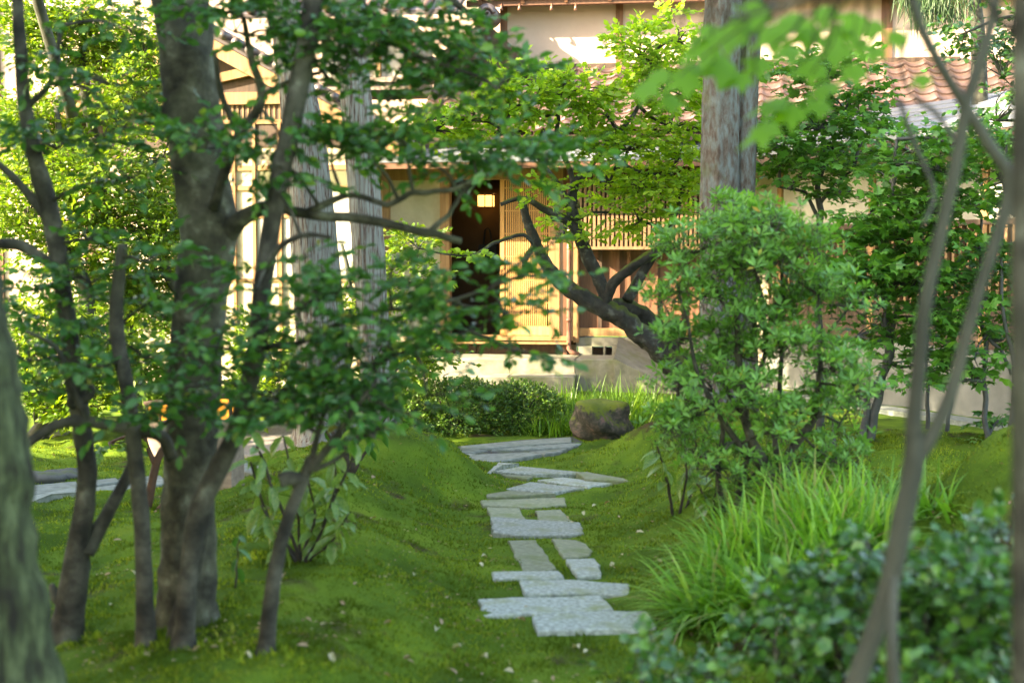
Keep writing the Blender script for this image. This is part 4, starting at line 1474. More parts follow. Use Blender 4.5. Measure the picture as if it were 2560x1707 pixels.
# 2. thick trunk of the evergreen
d0 = groundv(430, 1435)[1]
g0 = groundv(430, 1435)
t = Plant("evergreen_tree", "thick straight grey brown trunk of the evergreen left of centre", "tree", g0, M['bark_main'], M['leaf_camellia'])
D = d0
t.limb([(428, 1540, D, 140), (428, 1440, D, 136), (430, 1330, D, 128), (433, 1150, D, 120), (440, 1000, D, 118), (455, 750, D + .02, 120), (478, 540, D + .03, 130), (462, 400, D + .05, 128), (440, 250, D + .08, 126),
        (415, 0, D + .1, 126), (400, -300, D + .2, 118), (385, -700, D + .3, 100)], n=28, rough=0.14, per=8)
t.limb([(500, 560, D + .02, 60), (560, 500, D - .05, 40), (640, 470, D - .15, 30), (700, 490, D - .25, 24), (850, 508, D - .3, 22), (985, 535, D - .35, 20), (1060, 555, D - .35, 14)], wob=0.02)
t.limb([(700, 490, D - .25, 20), (800, 450, D - .3, 14), (880, 470, D - .4, 13), (950, 445, D - .45, 13), (1030, 438, D - .45, 12), (1110, 405, D - .5, 9)], wob=0.02)
t.limb([(985, 535, D - .35, 14), (1035, 485, D - .3, 11), (1060, 440, D - .25, 9), (1120, 400, D - .25, 7)], wob=0.02)
t.limb([(490, 480, D - .1, 26), (540, 330, D - .2, 24), (600, 230, D - .25, 22), (575, 130, D - .3, 16), (560, 40, D - .3, 12)])
t.limb([(555, 310, D - .2, 20), (512, 230, D - .25, 15), (492, 120, D - .3, 10)])
t.limb([(600, 220, D - .25, 14), (660, 190, D - .3, 12), (740, 165, D - .35, 9)])
t.limb([(430, -250, D, 50), (600, -200, D - .1, 40), (800, -90, D - .2, 30), (1000, -20, D - .3, 20), (1120, 60, D - .35, 12)], wob=0.03)
t.limb([(800, -90, D - .2, 24), (850, 30, D - .3, 16), (930, 110, D - .35, 10), (1080, 170, D - .4, 7)], wob=0.03)
for (vx, vy, rx, ry, n, dd) in [
    (620, 50, 130, 80, 40, -.3), (780, 60, 140, 70, 42, -.3), (950, 40, 120, 60, 34, -.35), (1040, 120, 110, 70, 34, -.4), (1140, 190, 90, 60, 22, -.45),
    (890, 220, 120, 60, 26, -.35), (760, 180, 110, 60, 26, -.3), (640, 290, 130, 55, 26, -.35), (470, 330, 110, 55, 22, -.45),
    (1090, 350, 200, 70, 50, -.45), (1250, 375, 110, 50, 26, -.5), (940, 320, 130, 55, 28, -.4), (760, 350, 130, 55, 26, -.35), (1020, 385, 150, 35, 12, -.5),
    (540, 60, 90, 60, 22, -.35), (480, 20, 90, 50, 18, -.4), (1010, 235, 110, 50, 18, -.5), (850, 360, 110, 35, 12, -.5), (620, 370, 100, 40, 12, -.6),
    (700, 90, 110, 60, 22, -.6), (830, 120, 110, 55, 20, -.5),
]:
    t.cluster(vx, vy, D + dd, rx, ry, int(n * 0.98), ll=0.052, k=8, tl=0.19, wid=0.56, tilt=0.75, sub=max(3, n // 8))
for k in range(8):
    a_ = k * 2.4
    rr_ = 0.7 + 2.0 * random.random()
    t.cluster((g0[0] + math.cos(a_) * rr_, g0[1] + math.sin(a_) * rr_ * 0.9 - 0.3, 3.7 + 1.8 * random.random()), None, D, 0.7, 0.35, 60, ll=0.085, k=7, tl=0.26, wid=0.58, tilt=0.6, rd=0.7, space='W', r0=0.02)
t.finish()

# 3. leaning stem in front of the thick trunk
g1 = groundv(425, 1492)
D = g1[1]
t = Plant("camellia_stem", "slender grey stem curving up across the thick trunk", "tree", g1, M['bark_camellia'], M['leaf_camellia'], "camellia stems on the left mound")
t.limb([(418, 1510, D, 62), (424, 1450, D, 46), (432, 1330, D, 42), (455, 1180, D, 50), (500, 1080, D, 48), (548, 970, D, 42), (588, 800, D, 46), (608, 620, D, 44), (636, 440, D, 44), (662, 320, D, 48), (690, 180, D, 46),
        (712, 60, D, 46), (735, -140, D, 40)], n=16, per=8)
t.limb([(470, 1150, D, 40), (448, 1300, D + .05, 34), (408, 1420, D + .08, 34), (395, 1500, D + .1, 40)], n=12)
t.limb([(600, 640, D, 22), (640, 570, D - .1, 16), (700, 540, D - .15, 12), (760, 545, D - .2, 8)])
t.limb([(575, 850, D, 24), (620, 760, D - .1, 16), (700, 700, D - .2, 12), (800, 660, D - .3, 9)])
t.limb([(590, 800, D, 20), (700, 780, D - .1, 14), (850, 720, D - .2, 12), (1000, 700, D - .3, 9), (1130, 660, D - .3, 6)], wob=0.02)
t.limb([(560, 940, D, 20), (680, 900, D - .1, 14), (820, 850, D - .15, 11), (930, 810, D - .2, 8), (1080, 760, D - .25, 5)], wob=0.02)
for (vx, vy, rx, ry, n, dd) in [
    (590, 650, 110, 60, 16, -.15), (720, 630, 120, 60, 22, -.2), (880, 700, 130, 60, 26, -.25), (1060, 690, 100, 45, 20, -.3), (1150, 625, 60, 25, 6, -.3),
    (1160, 710, 80, 50, 18, -.3), (700, 740, 140, 70, 34, -.2), (890, 780, 140, 60, 32, -.25), (1040, 770, 110, 50, 20, -.25), (1180, 800, 70, 30, 8, -.3), (1250, 630, 60, 40, 10, -.35),
    (770, 840, 140, 60, 32, -.2), (550, 760, 110, 60, 20, -.15), (640, 880, 140, 50, 26, -.2), (860, 890, 130, 40, 22, -.2), (980, 905, 70, 16, 7, -.25), (1270, 550, 40, 30, 5, -.35),
    (470, 870, 110, 50, 16, -.2), (420, 790, 100, 50, 14, -.2), (900, 610, 80, 35, 7, -.25), (640, 430, 80, 50, 8, -.2)]:
    t.cluster(vx, vy, D + dd, rx, ry, int(n * 0.98), ll=0.052, k=8, tl=0.19, wid=0.56, tilt=0.75, sub=max(3, n // 8))
t.finish()

# 4. forked stem at the left
g1 = groundv(152, 1470)
D = g1[1]
t = Plant("camellia_stem", "dark forked stem standing left of the thick trunk", "tree", g1, M['bark_camellia'], M['leaf_camellia'], "camellia stems on the left mound")
t.limb([(150, 1500, D, 85), (155, 1440, D, 70), (175, 1300, D, 60), (192, 1180, D, 48), (200, 1090, D, 44), (188, 980, D, 44), (168, 850, D, 42), (150, 700, D, 40), (122, 520, D, 42), (88, 390, D, 40), (58, 250, D, 32), (46, 100, D, 28),
        (36, -80, D, 26)], n=16, per=8)
t.limb([(196, 1270, D, 42), (222, 1225, D + .03, 36), (262, 1150, D + .05, 28), (300, 1075, D + .1, 24), (312, 1000, D + .12, 20)], n=12)
t.limb([(150, 1400, D, 20), (128, 1370, D, 24), (118, 1340, D, 12)], n=8)
t.limb([(122, 520, D, 26), (60, 440, D, 20), (0, 380, D, 16), (-60, 350, D, 12)])
t.limb([(168, 850, D, 26), (210, 900, D - .05, 20), (160, 930, D - .1, 18), (200, 840, D - .1, 12), (260, 770, D - .1, 9)])
t.limb([(160, 640, D, 22), (60, 570, D - .05, 26), (0, 560, D - .1, 24), (-80, 555, D - .1, 20)])
t.limb([(60, 250, D, 16), (120, 180, D, 12), (140, 60, D, 10)])
for (vx, vy, rx, ry, n, dd) in [(280, 280, 130, 60, 22, -.1), (130, 330, 110, 50, 14, -.1), (330, 690, 110, 50, 14, -.1), (210, 640, 110, 50, 12, -.1), (120, 730, 110, 45, 16, -.1),
                                (60, 820, 80, 40, 8, -.1), (330, 810, 90, 50, 10, -.1), (200, 540, 90, 40, 8, -.1), (60, 660, 80, 40, 10, -.1), (300, 400, 90, 40, 8, -.1), (60, 130, 70, 50, 8, -.1),
                                (250, 180, 100, 50, 10, -.1), (300, 60, 110, 50, 12, -.1)]:
    t.cluster(vx, vy, D + dd, rx, ry, int(n * 1.5), ll=0.054, k=8, tl=0.19, wid=0.56, tilt=0.75, sub=max(4, n // 4))
t.finish()

# 5. straight pole stem with the horizontal bough
g1 = groundv(330, 1482)
D = g1[1]
t = Plant("camellia_stem", "straight thin stem with a level bough, just left of the thick trunk", "tree", g1, M['bark_camellia'], M['leaf_camellia'], "camellia stems on the left mound")
t.limb([(336, 1505, D, 56), (334, 1450, D, 46), (328, 1250, D, 38), (312, 1060, D, 38), (292, 900, D, 36), (268, 760, D, 34), (272, 640, D, 30), (282, 560, D, 22)], n=14, per=8)
t.limb([(395, 1050, D + .1, 30), (370, 1003, D + .05, 30), (300, 984, D, 30), (200, 968, D - .05, 28), (140, 972, D - .08, 26), (90, 1000, D - .1, 22), (40, 1040, D - .12, 16)], n=12)
t.limb([(200, 968, D - .05, 20), (160, 880, D - .1, 16), (130, 800, D - .15, 12), (60, 760, D - .2, 9)])
for (vx, vy, rx, ry, n, dd) in [(330, 590, 80, 40, 6, -.1), (240, 830, 100, 50, 10, -.1), (120, 900, 90, 40, 9, -.1), (300, 930, 90, 35, 8, -.2), (420, 940, 80, 35, 9, -.2)]:
    t.cluster(vx, vy, D + dd, rx, ry, int(n * 1.5), ll=0.054, k=8, tl=0.19, wid=0.56, tilt=0.75)
t.finish()

# 6. thin stem with a sawn stub
g1 = groundv(612, 1500)
D = g1[1]
t = Plant("camellia_stem", "thin pale stem with a sawn knob, right of the thick trunk", "tree", g1, M['bark_camellia'], M['leaf_camellia'], "camellia stems on the left mound")
t.limb([(605, 1520, D, 52), (612, 1480, D, 40), (622, 1380, D, 37), (640, 1270, D, 34), (665, 1180, D, 30), (695, 1105, D, 28), (715, 1050, D, 24)], n=14, per=8)
t.limb([(700, 1100, D, 26), (665, 1098, D - .02, 34), (642, 1104, D - .03, 34)], n=12)
t.limb([(705, 1085, D, 22), (760, 1020, D - .05, 18), (800, 960, D - .1, 14), (860, 880, D - .15, 10)])
t.limb([(715, 1060, D, 18), (740, 960, D, 12), (780, 860, D, 9)])
t.limb([(720, 1080, D, 14), (780, 1050, D + .03, 10), (840, 1000, D + .05, 8), (960, 940, D + .05, 5)])
for (vx, vy, rx, ry, n, dd) in [(800, 930, 110, 45, 16, -.1), (700, 950, 90, 40, 12, -.1), (900, 940, 90, 30, 8, -.1), (620, 960, 80, 40, 10, -.1), (860, 1000, 70, 25, 5, 0)]:
    t.cluster(vx, vy, D + dd, rx, ry, int(n * 1.5), ll=0.054, k=8, tl=0.19, wid=0.56, tilt=0.75)
t.finish()

# 7. cedar trunks behind
for (lab, base, pts) in [
    ("pale furrowed cedar trunk behind the slender stem, left of the entrance", (740, 1010), [(745, 1030, 12.2, 140), (742, 960, 12.2, 118), (735, 750, 12.2, 108), (715, 500, 12.2, 100), (695, 300, 12.2, 88), (668, 120, 12.2, 72), (650, 0, 12.2, 64), (630, -250, 12.2, 56), (610, -600, 12.3, 46)]),
    ("brownish furrowed cedar trunk rooted on the left moss mound", (872, 1050), [(868, 1062, 11.0, 105), (872, 1010, 11.0, 78), (868, 900, 11.0, 72), (855, 700, 11.0, 72), (842, 500, 11.0, 72), (825, 300, 11.0, 70), (808, 100, 11.0, 66), (798, -50, 11.0, 62), (785, -300, 11.0, 56),
                                                                           (770, -600, 11.1, 48)])]:
    p0 = V(base[0], base[1], pts[0][2])
    t = Plant("cedar_tree", lab, "tree", (p0[0], p0[1], float(height(p0[0], p0[1]))), M['bark_cedar'], M['needle'], "cedar trunks")
    t.limb(pts, n=48, rough=0.06, per=10, ridge=0.16)
    t.limb([(pts[-2][0], pts[-2][1], pts[-2][2], 16), (pts[-2][0] + 120, pts[-2][1] - 120, pts[-2][2], 10), (pts[-2][0] + 260, pts[-2][1] - 160, pts[-2][2], 6)])
    t.limb([(pts[-2][0], pts[-2][1], pts[-2][2], 16), (pts[-2][0] - 140, pts[-2][1] - 100, pts[-2][2], 10), (pts[-2][0] - 280, pts[-2][1] - 130, pts[-2][2], 6)])
    for k in range(4):
        t.cluster(pts[-2][0] + random.uniform(-260, 260), pts[-2][1] - 150 + random.uniform(-100, 60), pts[-2][2], 150, 80, 60, ll=0.06, k=8, wid=0.25, tl=0.3, tmpl='diamond')
    t.finish()

# 8. right cedar with lichen
p0 = V(1665, 1020, 11.9)
t = Plant("cypress_tree", "broad lichen grey double cypress trunk right of centre", "tree", (p0[0], p0[1], float(height(p0[0], p0[1]))), M['bark_cypress'], M['needle'])
t.limb([(1655, 1050, 11.9, 150), (1654, 980, 11.9, 110), (1652, 750, 11.9, 92), (1652, 430, 11.9, 86), (1655, 200, 11.9, 82), (1660, 0, 11.9, 84), (1662, -300, 11.9, 76), (1664, -700, 12, 60)], n=48, rough=0.06, per=10, ridge=0.12)
t.limb([(1712, 1040, 12.05, 90), (1708, 960, 12.05, 70), (1706, 750, 12.05, 62), (1706, 430, 12.05, 56), (1714, 200, 12.05, 54), (1724, 0, 12.05, 54), (1735, -300, 12.05, 50), (1745, -700, 12.1, 40)], n=40, rough=0.06, per=10, ridge=0.14)
t.limb([(1662, -300, 11.9, 20), (1560, -380, 11.7, 12), (1420, -420, 11.5, 7)])
t.limb([(1735, -300, 12, 20), (1850, -360, 11.7, 12), (1990, -420, 11.5, 7)])
for k in range(4):
    t.cluster(1680 + random.uniform(-260, 260), -420 + random.uniform(-80, 40), 11.7, 140, 70, 60, ll=0.06, k=8, wid=0.25, tl=0.3, tmpl='diamond')
t.finish()

# 9. old plum tree, mossy, leaning to the left
DP = 13.2
p0 = V(1660, 985, 13.2)
t = Plant("plum_tree", "old mossy plum tree leaning left before the entrance with lime leaves", "tree", (p0[0], p0[1], 0), M['bark_plum'], M['leaf_lime'])
t.limb([(1680, 1010, DP, 90), (1620, 930, DP, 72), (1545, 835, DP, 54), (1480, 775, DP, 47), (1425, 728, DP, 46), (1370, 700, DP, 40), (1320, 672, DP, 38), (1280, 640, DP, 32), (1250, 600, DP, 28), (1225, 545, DP - .05, 24), (1208, 500, DP - .1, 20),
        (1200, 460, DP - .1, 20)], n=20, rough=0.25, per=8)
t.limb([(1640, 960, DP + .1, 60), (1560, 830, DP + .15, 50), (1500, 750, DP + .2, 46), (1460, 715, DP + .15, 44), (1410, 705, DP + .05, 40)], n=14, rough=0.25)
t.limb([(1388, 705, DP, 34), (1388, 675, DP, 30), (1375, 640, DP, 30), (1345, 580, DP, 30), (1322, 520, DP, 30), (1312, 470, DP, 26), (1318, 430, DP, 20), (1330, 405, DP, 14)], n=14, rough=0.25)
t.limb([(1390, 690, DP, 28), (1410, 650, DP - .05, 24), (1450, 615, DP - .1, 24), (1505, 580, DP - .15, 22), (1560, 560, DP - .2, 14)], n=12, rough=0.25)
t.limb([(1440, 690, DP, 26), (1480, 620, DP + .1, 22), (1520, 560, DP + .1, 16), (1560, 470, DP + .1, 12)], n=12, rough=0.2)
t.limb([(1322, 520, DP, 22), (1290, 500, DP - .05, 20), (1250, 480, DP - .1, 17), (1200, 455, DP - .15, 12), (1150, 470, DP - .2, 9)], n=10, rough=0.2)
t.limb([(1230, 560, DP, 14), (1205, 600, DP - .1, 13), (1215, 620, DP - .1, 12), (1240, 622, DP - .1, 8)], n=8)
t.limb([(1240, 590, DP - .1, 10), (1210, 545, DP - .3, 9), (1160, 545, DP - .4, 9), (1110, 575, DP - .5, 7), (1040, 585, DP - .6, 5), (960, 570, DP - .7, 3)], n=7, wob=0.04)
t.limb([(1320, 430, DP, 14), (1290, 330, DP, 11), (1280, 260, DP, 9), (1300, 180, DP, 6)], n=8, wob=0.05)
t.limb([(1330, 420, DP, 12), (1400, 330, DP, 10), (1470, 240, DP, 9), (1500, 120, DP, 6)], n=8, wob=0.05)
t.limb([(1312, 470, DP, 12), (1230, 350, DP - .2, 9), (1140, 290, DP - .3, 7), (1020, 270, DP - .4, 5)], n=8, wob=0.05)
t.limb([(1560, 470, DP + .1, 12), (1540, 400, DP + .1, 9), (1480, 400, DP, 8), (1420, 370, DP, 6)], n=8, wob=0.03)
for (vx, vy, rx, ry, n, dd) in [
    (1230, 190, 110, 45, 46, 0), (1180, 240, 90, 40, 34, -.2), (1330, 200, 90, 50, 40, 0), (1470, 110, 70, 80, 50, 0), (1540, 190, 70, 70, 46, .1), (1560, 80, 50, 60, 26, .1), (1480, 190, 60, 50, 28, .1),
    (1000, 290, 90, 40, 32, -.4), (1090, 265, 80, 35, 28, -.3), (1250, 260, 110, 35, 40, 0), (1400, 260, 90, 45, 36, 0), (1540, 280, 70, 50, 34, .1), (1440, 335, 120, 45, 50, 0), (1560, 350, 70, 45, 34, .1),
    (1330, 330, 90, 35, 26, 0), (1480, 430, 80, 45, 36, 0), (1560, 430, 55, 50, 24, .1), (1250, 425, 60, 24, 12, -.2), (1130, 330, 90, 30, 22, -.3), (1400, 410, 70, 35, 20, 0), (1150, 190, 60, 40, 18, -.2),
    (1330, 470, 40, 20, 8, -.1), (1265, 500, 35, 22, 6, -.1), (1350, 560, 30, 25, 5, -.1), (1470, 500, 60, 40, 16, 0), (1410, 480, 50, 30, 10, 0), (1290, 545, 18, 18, 5, -.1), (1090, 590, 20, 14, 5, -.5), (1540, 490, 60, 30, 14, 0), (940, 300, 50, 30, 12, -.5)]:
    t.cluster(vx, vy, DP + dd, rx, ry, int(n * 2.5), ll=0.064, k=6, tl=0.2, tmpl='round', wid=0.72, tilt=0.7, rd=0.35)
t.finish()

# 10. azalea thicket, pale green whorls, right of the path
g1 = groundv(1785, 1180)
D = g1[1]
t = Plant("azalea_bush", "large light green azalea bush on the right moss bank", "shrub", g1, M['bark_camellia'], M['leaf_azalea'])
t.limb([(1792, 1195, D, 34), (1785, 1150, D, 30), (1765, 1080, D, 26), (1722, 1000, D, 22), (1700, 900, D, 20), (1695, 800, D, 14), (1690, 700, D, 9)], n=12)
t.limb([(1795, 1190, D, 26), (1800, 1110, D, 24), (1815, 1040, D, 22), (1870, 960, D, 18), (1880, 880, D - .05, 12), (1890, 780, D - .1, 8)], n=12)
t.limb([(1775, 1120, D, 20), (1740, 1060, D - .05, 18), (1690, 1010, D - .1, 16), (1640, 930, D - .1, 14), (1600, 850, D - .1, 10), (1580, 740, D - .1, 7)], n=10)
t.limb([(1800, 1110, D, 16), (1780, 1010, D + .1, 14), (1790, 900, D + .15, 12), (1800, 700, D + .2, 10), (1790, 560, D + .2, 7)], n=10)
t.limb([(1700, 900, D, 14), (1740, 860, D, 12), (1760, 780, D, 10), (1740, 640, D, 8), (1700, 520, D, 6)], n=10)
t.limb([(1690, 1175, D + .05, 16), (1705, 1090, D + .05, 14), (1720, 1000, D + .05, 12), (1640, 840, D + .05, 9)], n=8)
t.limb([(1660, 1175, D + .1, 15), (1650, 1080, D + .1, 13), (1660, 980, D + .1, 11), (1640, 900, D + .1, 8)], n=8)
for (vx, vy, rx, ry, n) in [
    (1680, 500, 100, 50, 70), (1760, 490, 80, 40, 50), (1590, 565, 90, 45, 56), (1700, 580, 110, 50, 80), (1830, 560, 90, 45, 60), (1560, 640, 70, 40, 34), (1650, 660, 100, 50, 70), (1760, 670, 110, 50, 76),
    (1880, 650, 80, 45, 46), (1560, 760, 80, 35, 36), (1680, 770, 110, 45, 66), (1800, 780, 110, 45, 70), (1910, 820, 90, 50, 56), (1970, 890, 70, 45, 40), (1600, 830, 90, 40, 40), (1720, 880, 100, 45, 56),
    (1850, 920, 100, 45, 56), (1600, 930, 90, 40, 40), (1700, 1000, 90, 40, 34), (1930, 960, 80, 40, 34), (1780, 980, 90, 40, 34), (1560, 880, 60, 35, 22), (1640, 1050, 60, 30, 16), (1780, 580, 90, 50, 50),
    (1730, 730, 100, 50, 50), (1950, 690, 60, 35, 20), (1600, 1010, 90, 50, 40), (1720, 1080, 90, 45, 34), (1840, 1030, 90, 45, 40), (1940, 1040, 70, 40, 26), (1540, 700, 50, 60, 22), (1540, 950, 50, 40, 16)]:
    t.whorls(vx, vy + random.uniform(-12, 12), D + random.uniform(-.3, .3), rx * 1.15, ry * 1.45, int(n * 1.7), ll=0.064, rd=0.36, sub=max(7, n // 5))
t.finish()

# 11. young maples on the right
for (lab, base, limbs, cl, bark) in [
    ("slim young maple with dark stem before the plaster corridor wall", (1885, 990, 12.6),
     [[(1885, 1000, 12.6, 20), (1882, 800, 12.6, 18), (1878, 600, 12.6, 17), (1880, 480, 12.6, 16), (1884, 400, 12.6, 12), (1895, 300, 12.6, 8), (1900, 180, 12.6, 6)],
      [(1880, 500, 12.6, 10), (1850, 450, 12.6, 8), (1790, 430, 12.6, 5)], [(1882, 470, 12.6, 10), (1910, 430, 12.5, 8), (1960, 390, 12.4, 5)]],
     [(1880, 380, 120, 40, 50, 0), (1800, 330, 70, 40, 28, 0), (1960, 350, 90, 40, 40, 0), (1880, 290, 100, 40, 40, 0), (1940, 240, 90, 50, 36, 0), (1830, 400, 80, 30, 22, 0), (1990, 300, 70, 40, 24, 0), (1900, 190, 80, 50, 34, 0),
      (1850, 150, 60, 40, 22, 0), (1960, 160, 60, 40, 20, 0), (1790, 250, 50, 50, 18, 0), (1940, 440, 60, 30, 14, 0)], M['bark_slate']),
    ("taller maple with twin wavy stems right of the azalea bush", (2015, 1010, 11.2),
     [[(1985, 1120, 11.2, 26), (2000, 1000, 11.2, 22), (2020, 900, 11.2, 20), (2040, 800, 11.2, 20), (2035, 720, 11.2, 20), (2028, 660, 11.2, 18), (2035, 560, 11.2, 14), (2050, 440, 11.2, 10), (2060, 320, 11.2, 7)],
      [(1955, 1110, 11.2, 24), (1975, 1010, 11.2, 18), (1990, 930, 11.2, 16), (2030, 850, 11.2, 14), (2045, 780, 11.2, 12), (2060, 700, 11.2, 9)], [(2030, 690, 11.2, 14), (2060, 640, 11.2, 14), (2070, 560, 11.2, 12), (2100, 480, 11.2, 8)],
      [(2050, 690, 11.2, 9), (2100, 650, 11.1, 8), (2130, 600, 11.1, 5)]],
     [(2060, 540, 100, 50, 50, 0), (2000, 480, 80, 40, 30, 0), (2120, 450, 80, 40, 34, 0), (2080, 640, 100, 50, 46, 0), (1990, 600, 80, 45, 34, 0), (2130, 560, 70, 40, 26, 0), (2050, 410, 90, 40, 36, 0), (2010, 700, 70, 40, 24, 0),
      (2110, 720, 60, 40, 20, 0), (2150, 380, 70, 40, 26, 0), (1950, 530, 60, 30, 14, 0), (2090, 340, 90, 40, 30, 0), (2190, 320, 70, 40, 22, 0), (2060, 770, 60, 30, 14, 0), (1930, 640, 70, 45, 24, 0), (1970, 760, 70, 45, 22, 0), (2100, 830, 60, 40, 14, 0), (2150, 650, 60, 50, 22, 0), (2160, 500, 70, 50, 24, 0)], M['bark_slate']),
    ("low twiggy maple at the far right before the corridor wall", (2270, 1020, 11.0),
     [[(2300, 1100, 11.0, 22), (2270, 1020, 11.0, 14), (2262, 900, 11.0, 12), (2258, 780, 11.0, 11), (2250, 650, 11.0, 8), (2255, 500, 11.0, 6)],
      [(2320, 1080, 10.8, 16), (2322, 960, 10.8, 14), (2320, 800, 10.8, 10), (2300, 620, 10.8, 7), (2310, 450, 10.8, 5)], [(2258, 760, 11, 8), (2300, 820, 10.9, 8), (2322, 860, 10.9, 6)]],
     [(2250, 700, 80, 50, 34, 0), (2190, 640, 70, 40, 30, 0), (2290, 600, 60, 50, 30, 0), (2180, 740, 60, 40, 18, 0), (2300, 960, 40, 40, 12, 0), (2290, 1010, 40, 30, 10, 0), (2200, 860, 40, 30, 8, 0), (2240, 560, 70, 40, 24, 0),
      (2310, 760, 40, 50, 14, 0), (2150, 820, 70, 50, 18, 0), (2240, 800, 70, 50, 20, 0), (2100, 880, 60, 40, 12, 0), (2230, 470, 70, 40, 26, 0), (2300, 400, 60, 50, 28, 0), (2310, 300, 50, 60, 24, 0)], M['bark_slate'])]:
    p0 = V(*base)
    t = Plant("young_maple", lab, "tree", (p0[0], p0[1], 0), bark, M['leaf_maple'], "young maples")
    for L in limbs:
        t.limb(L, n=8, wob=0.05)
    for (vx, vy, rx, ry, n, dd) in cl:
        t.cluster(vx, vy, base[2] + random.uniform(-.3, .3), rx, ry, int(n * 1.9), ll=0.088, k=4, tl=0.24, tmpl='maple', wid=0.95, tilt=0.5, rd=0.35, flat=0.25, ang=1.0)
    t.finish()

# slender bare-stemmed saplings between azalea and wall
for i, (vx, vb, vt, dd, lab) in enumerate([(1925, 1130, 860, 10.2, "thin upright sapling just behind the azalea bush"), (2130, 1000, 780, 12.5, "very thin sapling nearest the corridor kerb"),
                                           (2170, 1010, 860, 12.3, "leaning thin sapling left of the twin blurred stems")]):
    p0 = V(vx, vb, dd)
    t = Plant("sapling", lab, "sapling", (p0[0], p0[1], 0), M['bark_slate'], M['leaf_maple'], "saplings before the corridor wall")
    t.limb([(vx, vb + 10, dd, 13), (vx + 12 * (i - 1), (vb + vt) / 2, dd, 9), (vx + 30 * (i - 1), vt, dd, 5)], n=6, wob=0.05)
    t.cluster(vx + 30 * (i - 1), vt - 10, dd, 50, 35, 12, ll=0.075, k=4, tl=0.2, tmpl='maple', wid=0.95, flat=0.25)
    t.finish()

# 12. dark tree on the far right behind the wall corner, hanging needles
p0 = V(2330, 1000, 13.0)
t = Plant("evergreen_tree", "dark glossy evergreen crowding the upper right corner", "tree", (5.6, 13.4, 0), M['bark_camellia'], M['leaf_gloss'])
t.limb3([(5.6, 13.4, -0.1, 0.12), (5.55, 13.4, 1.5, 0.10), (5.4, 13.3, 3.0, 0.08), (5.2, 13.2, 4.5, 0.05)], n=12)
for (vx, vy, rx, ry, n) in [(2300, 150, 70, 90, 70), (2290, 260, 70, 70, 56), (2330, 60, 60, 80, 46), (2290, 340, 70, 50, 40), (2260, 420, 60, 50, 30), (2330, 480, 40, 70, 30), (2220, 60, 50, 60, 26), (2330, 600, 40, 60, 20)]:
    t.cluster(vx, vy, 13.0, rx, ry, n, ll=0.062, k=7, tl=0.22, wid=0.7, tilt=0.7, rd=0.5)
t.finish()
p0 = V(2130, -200, 15.0)
t = Plant("weeping_conifer", "drooping dark needled conifer branch at the top right", "tree", (5.3, 16.0, 0), M['bark_camellia'], M['needle'])
t.limb3([(5.3, 16.0, -0.1, 0.12), (5.25, 16.0, 2.5, 0.10), (5.1, 15.9, 4.6, 0.07), (4.6, 15.7, 5.0, 0.04), (4.2, 15.5, 4.95, 0.02)], n=10)
for (vx, vy, n) in [(2100, -30, 26), (2150, -20, 30), (2190, 0, 26), (2130, 10, 20)]:
    c = V(vx, vy, 15.4)
    p, sc = clump_points(c, 0.22, 0.3, 0.18, n * 6, 12)
    A = rng.normal(0, 0.25, (len(p), 3)) - UP
    L = rng.uniform(0.16, 0.34, len(p))
    t.F.put('diamond', p - t.base, A, rng.normal(0, 1, (len(p), 3)), 0.012, L, L * 0.2, 0)
    t.twigline(t.nearest(c), c, 0.012, 0.006)
t.finish()

# 13. blurred near stems on the right
p0 = V(1965, 1800, 3.1)
t = Plant("forked_sapling", "blurred forked pale stems rising across the right side, close to the camera", "tree", (p0[0], p0[1], 0), M['bark_pale'], M['leaf_near'])
D = 3.1
t.limb([(1880, 1900, D, 56), (1930, 1680, D, 53), (1990, 1500, D, 48), (2040, 1350, D, 45), (2072, 1200, D, 50), (2098, 1060, D, 48), (2100, 950, D, 37), (2110, 850, D, 34), (2125, 700, D, 32), (2155, 560, D, 30), (2185, 430, D, 29), (2205, 330, D, 29), (2225, 220, D, 27), (2265, 100, D, 24),
        (2300, -60, D, 22)], n=16, per=8)
t.limb([(2090, 1080, D, 32), (2140, 1000, D, 32), (2185, 900, D, 30), (2225, 750, D, 29), (2265, 620, D, 27), (2305, 500, D, 29), (2318, 410, D, 32), (2270, 330, D, 29), (2215, 240, D, 27), (2160, 150, D, 24), (2115, 60, D, 22), (2080, -60, D, 21)], n=16, per=8)
t.limb([(2040, 1900, D - .1, 37), (2052, 1600, D - .1, 32), (2048, 1450, D - .08, 27), (2055, 1300, D, 21)], n=12)
t.limb([(2205, 340, D, 14), (2150, 260, D + .1, 13), (2095, 220, D + .15, 11), (2070, 150, D + .15, 10), (2090, 60, D + .15, 8)], n=8)
t.limb([(2120, 520, D + .1, 10), (2145, 440, D + .15, 11), (2100, 330, D + .2, 13), (2065, 230, D + .25, 11)], n=8)
t.finish()
p0 = V(2345, 1800, 2.4)
t = Plant("edge_sapling", "dark blurred upright stem along the right picture edge", "tree", (p0[0], p0[1], 0), M['bark_camellia'], M['leaf_near'])
t.limb([(2362, 2300, 2.4, 90), (2350, 1568, 2.4, 52), (2346, 1000, 2.4, 46), (2345, 600, 2.4, 44), (2346, 200, 2.4, 44), (2352, -200, 2.4, 40)], n=16)
t.limb([(2346, 100, 2.4, 18), (2200, -60, 2.45, 14), (2050, -80, 2.5, 10), (1900, -20, 2.5, 8), (1720, 40, 2.5, 6)], n=8, name="branch")
leafm = {}
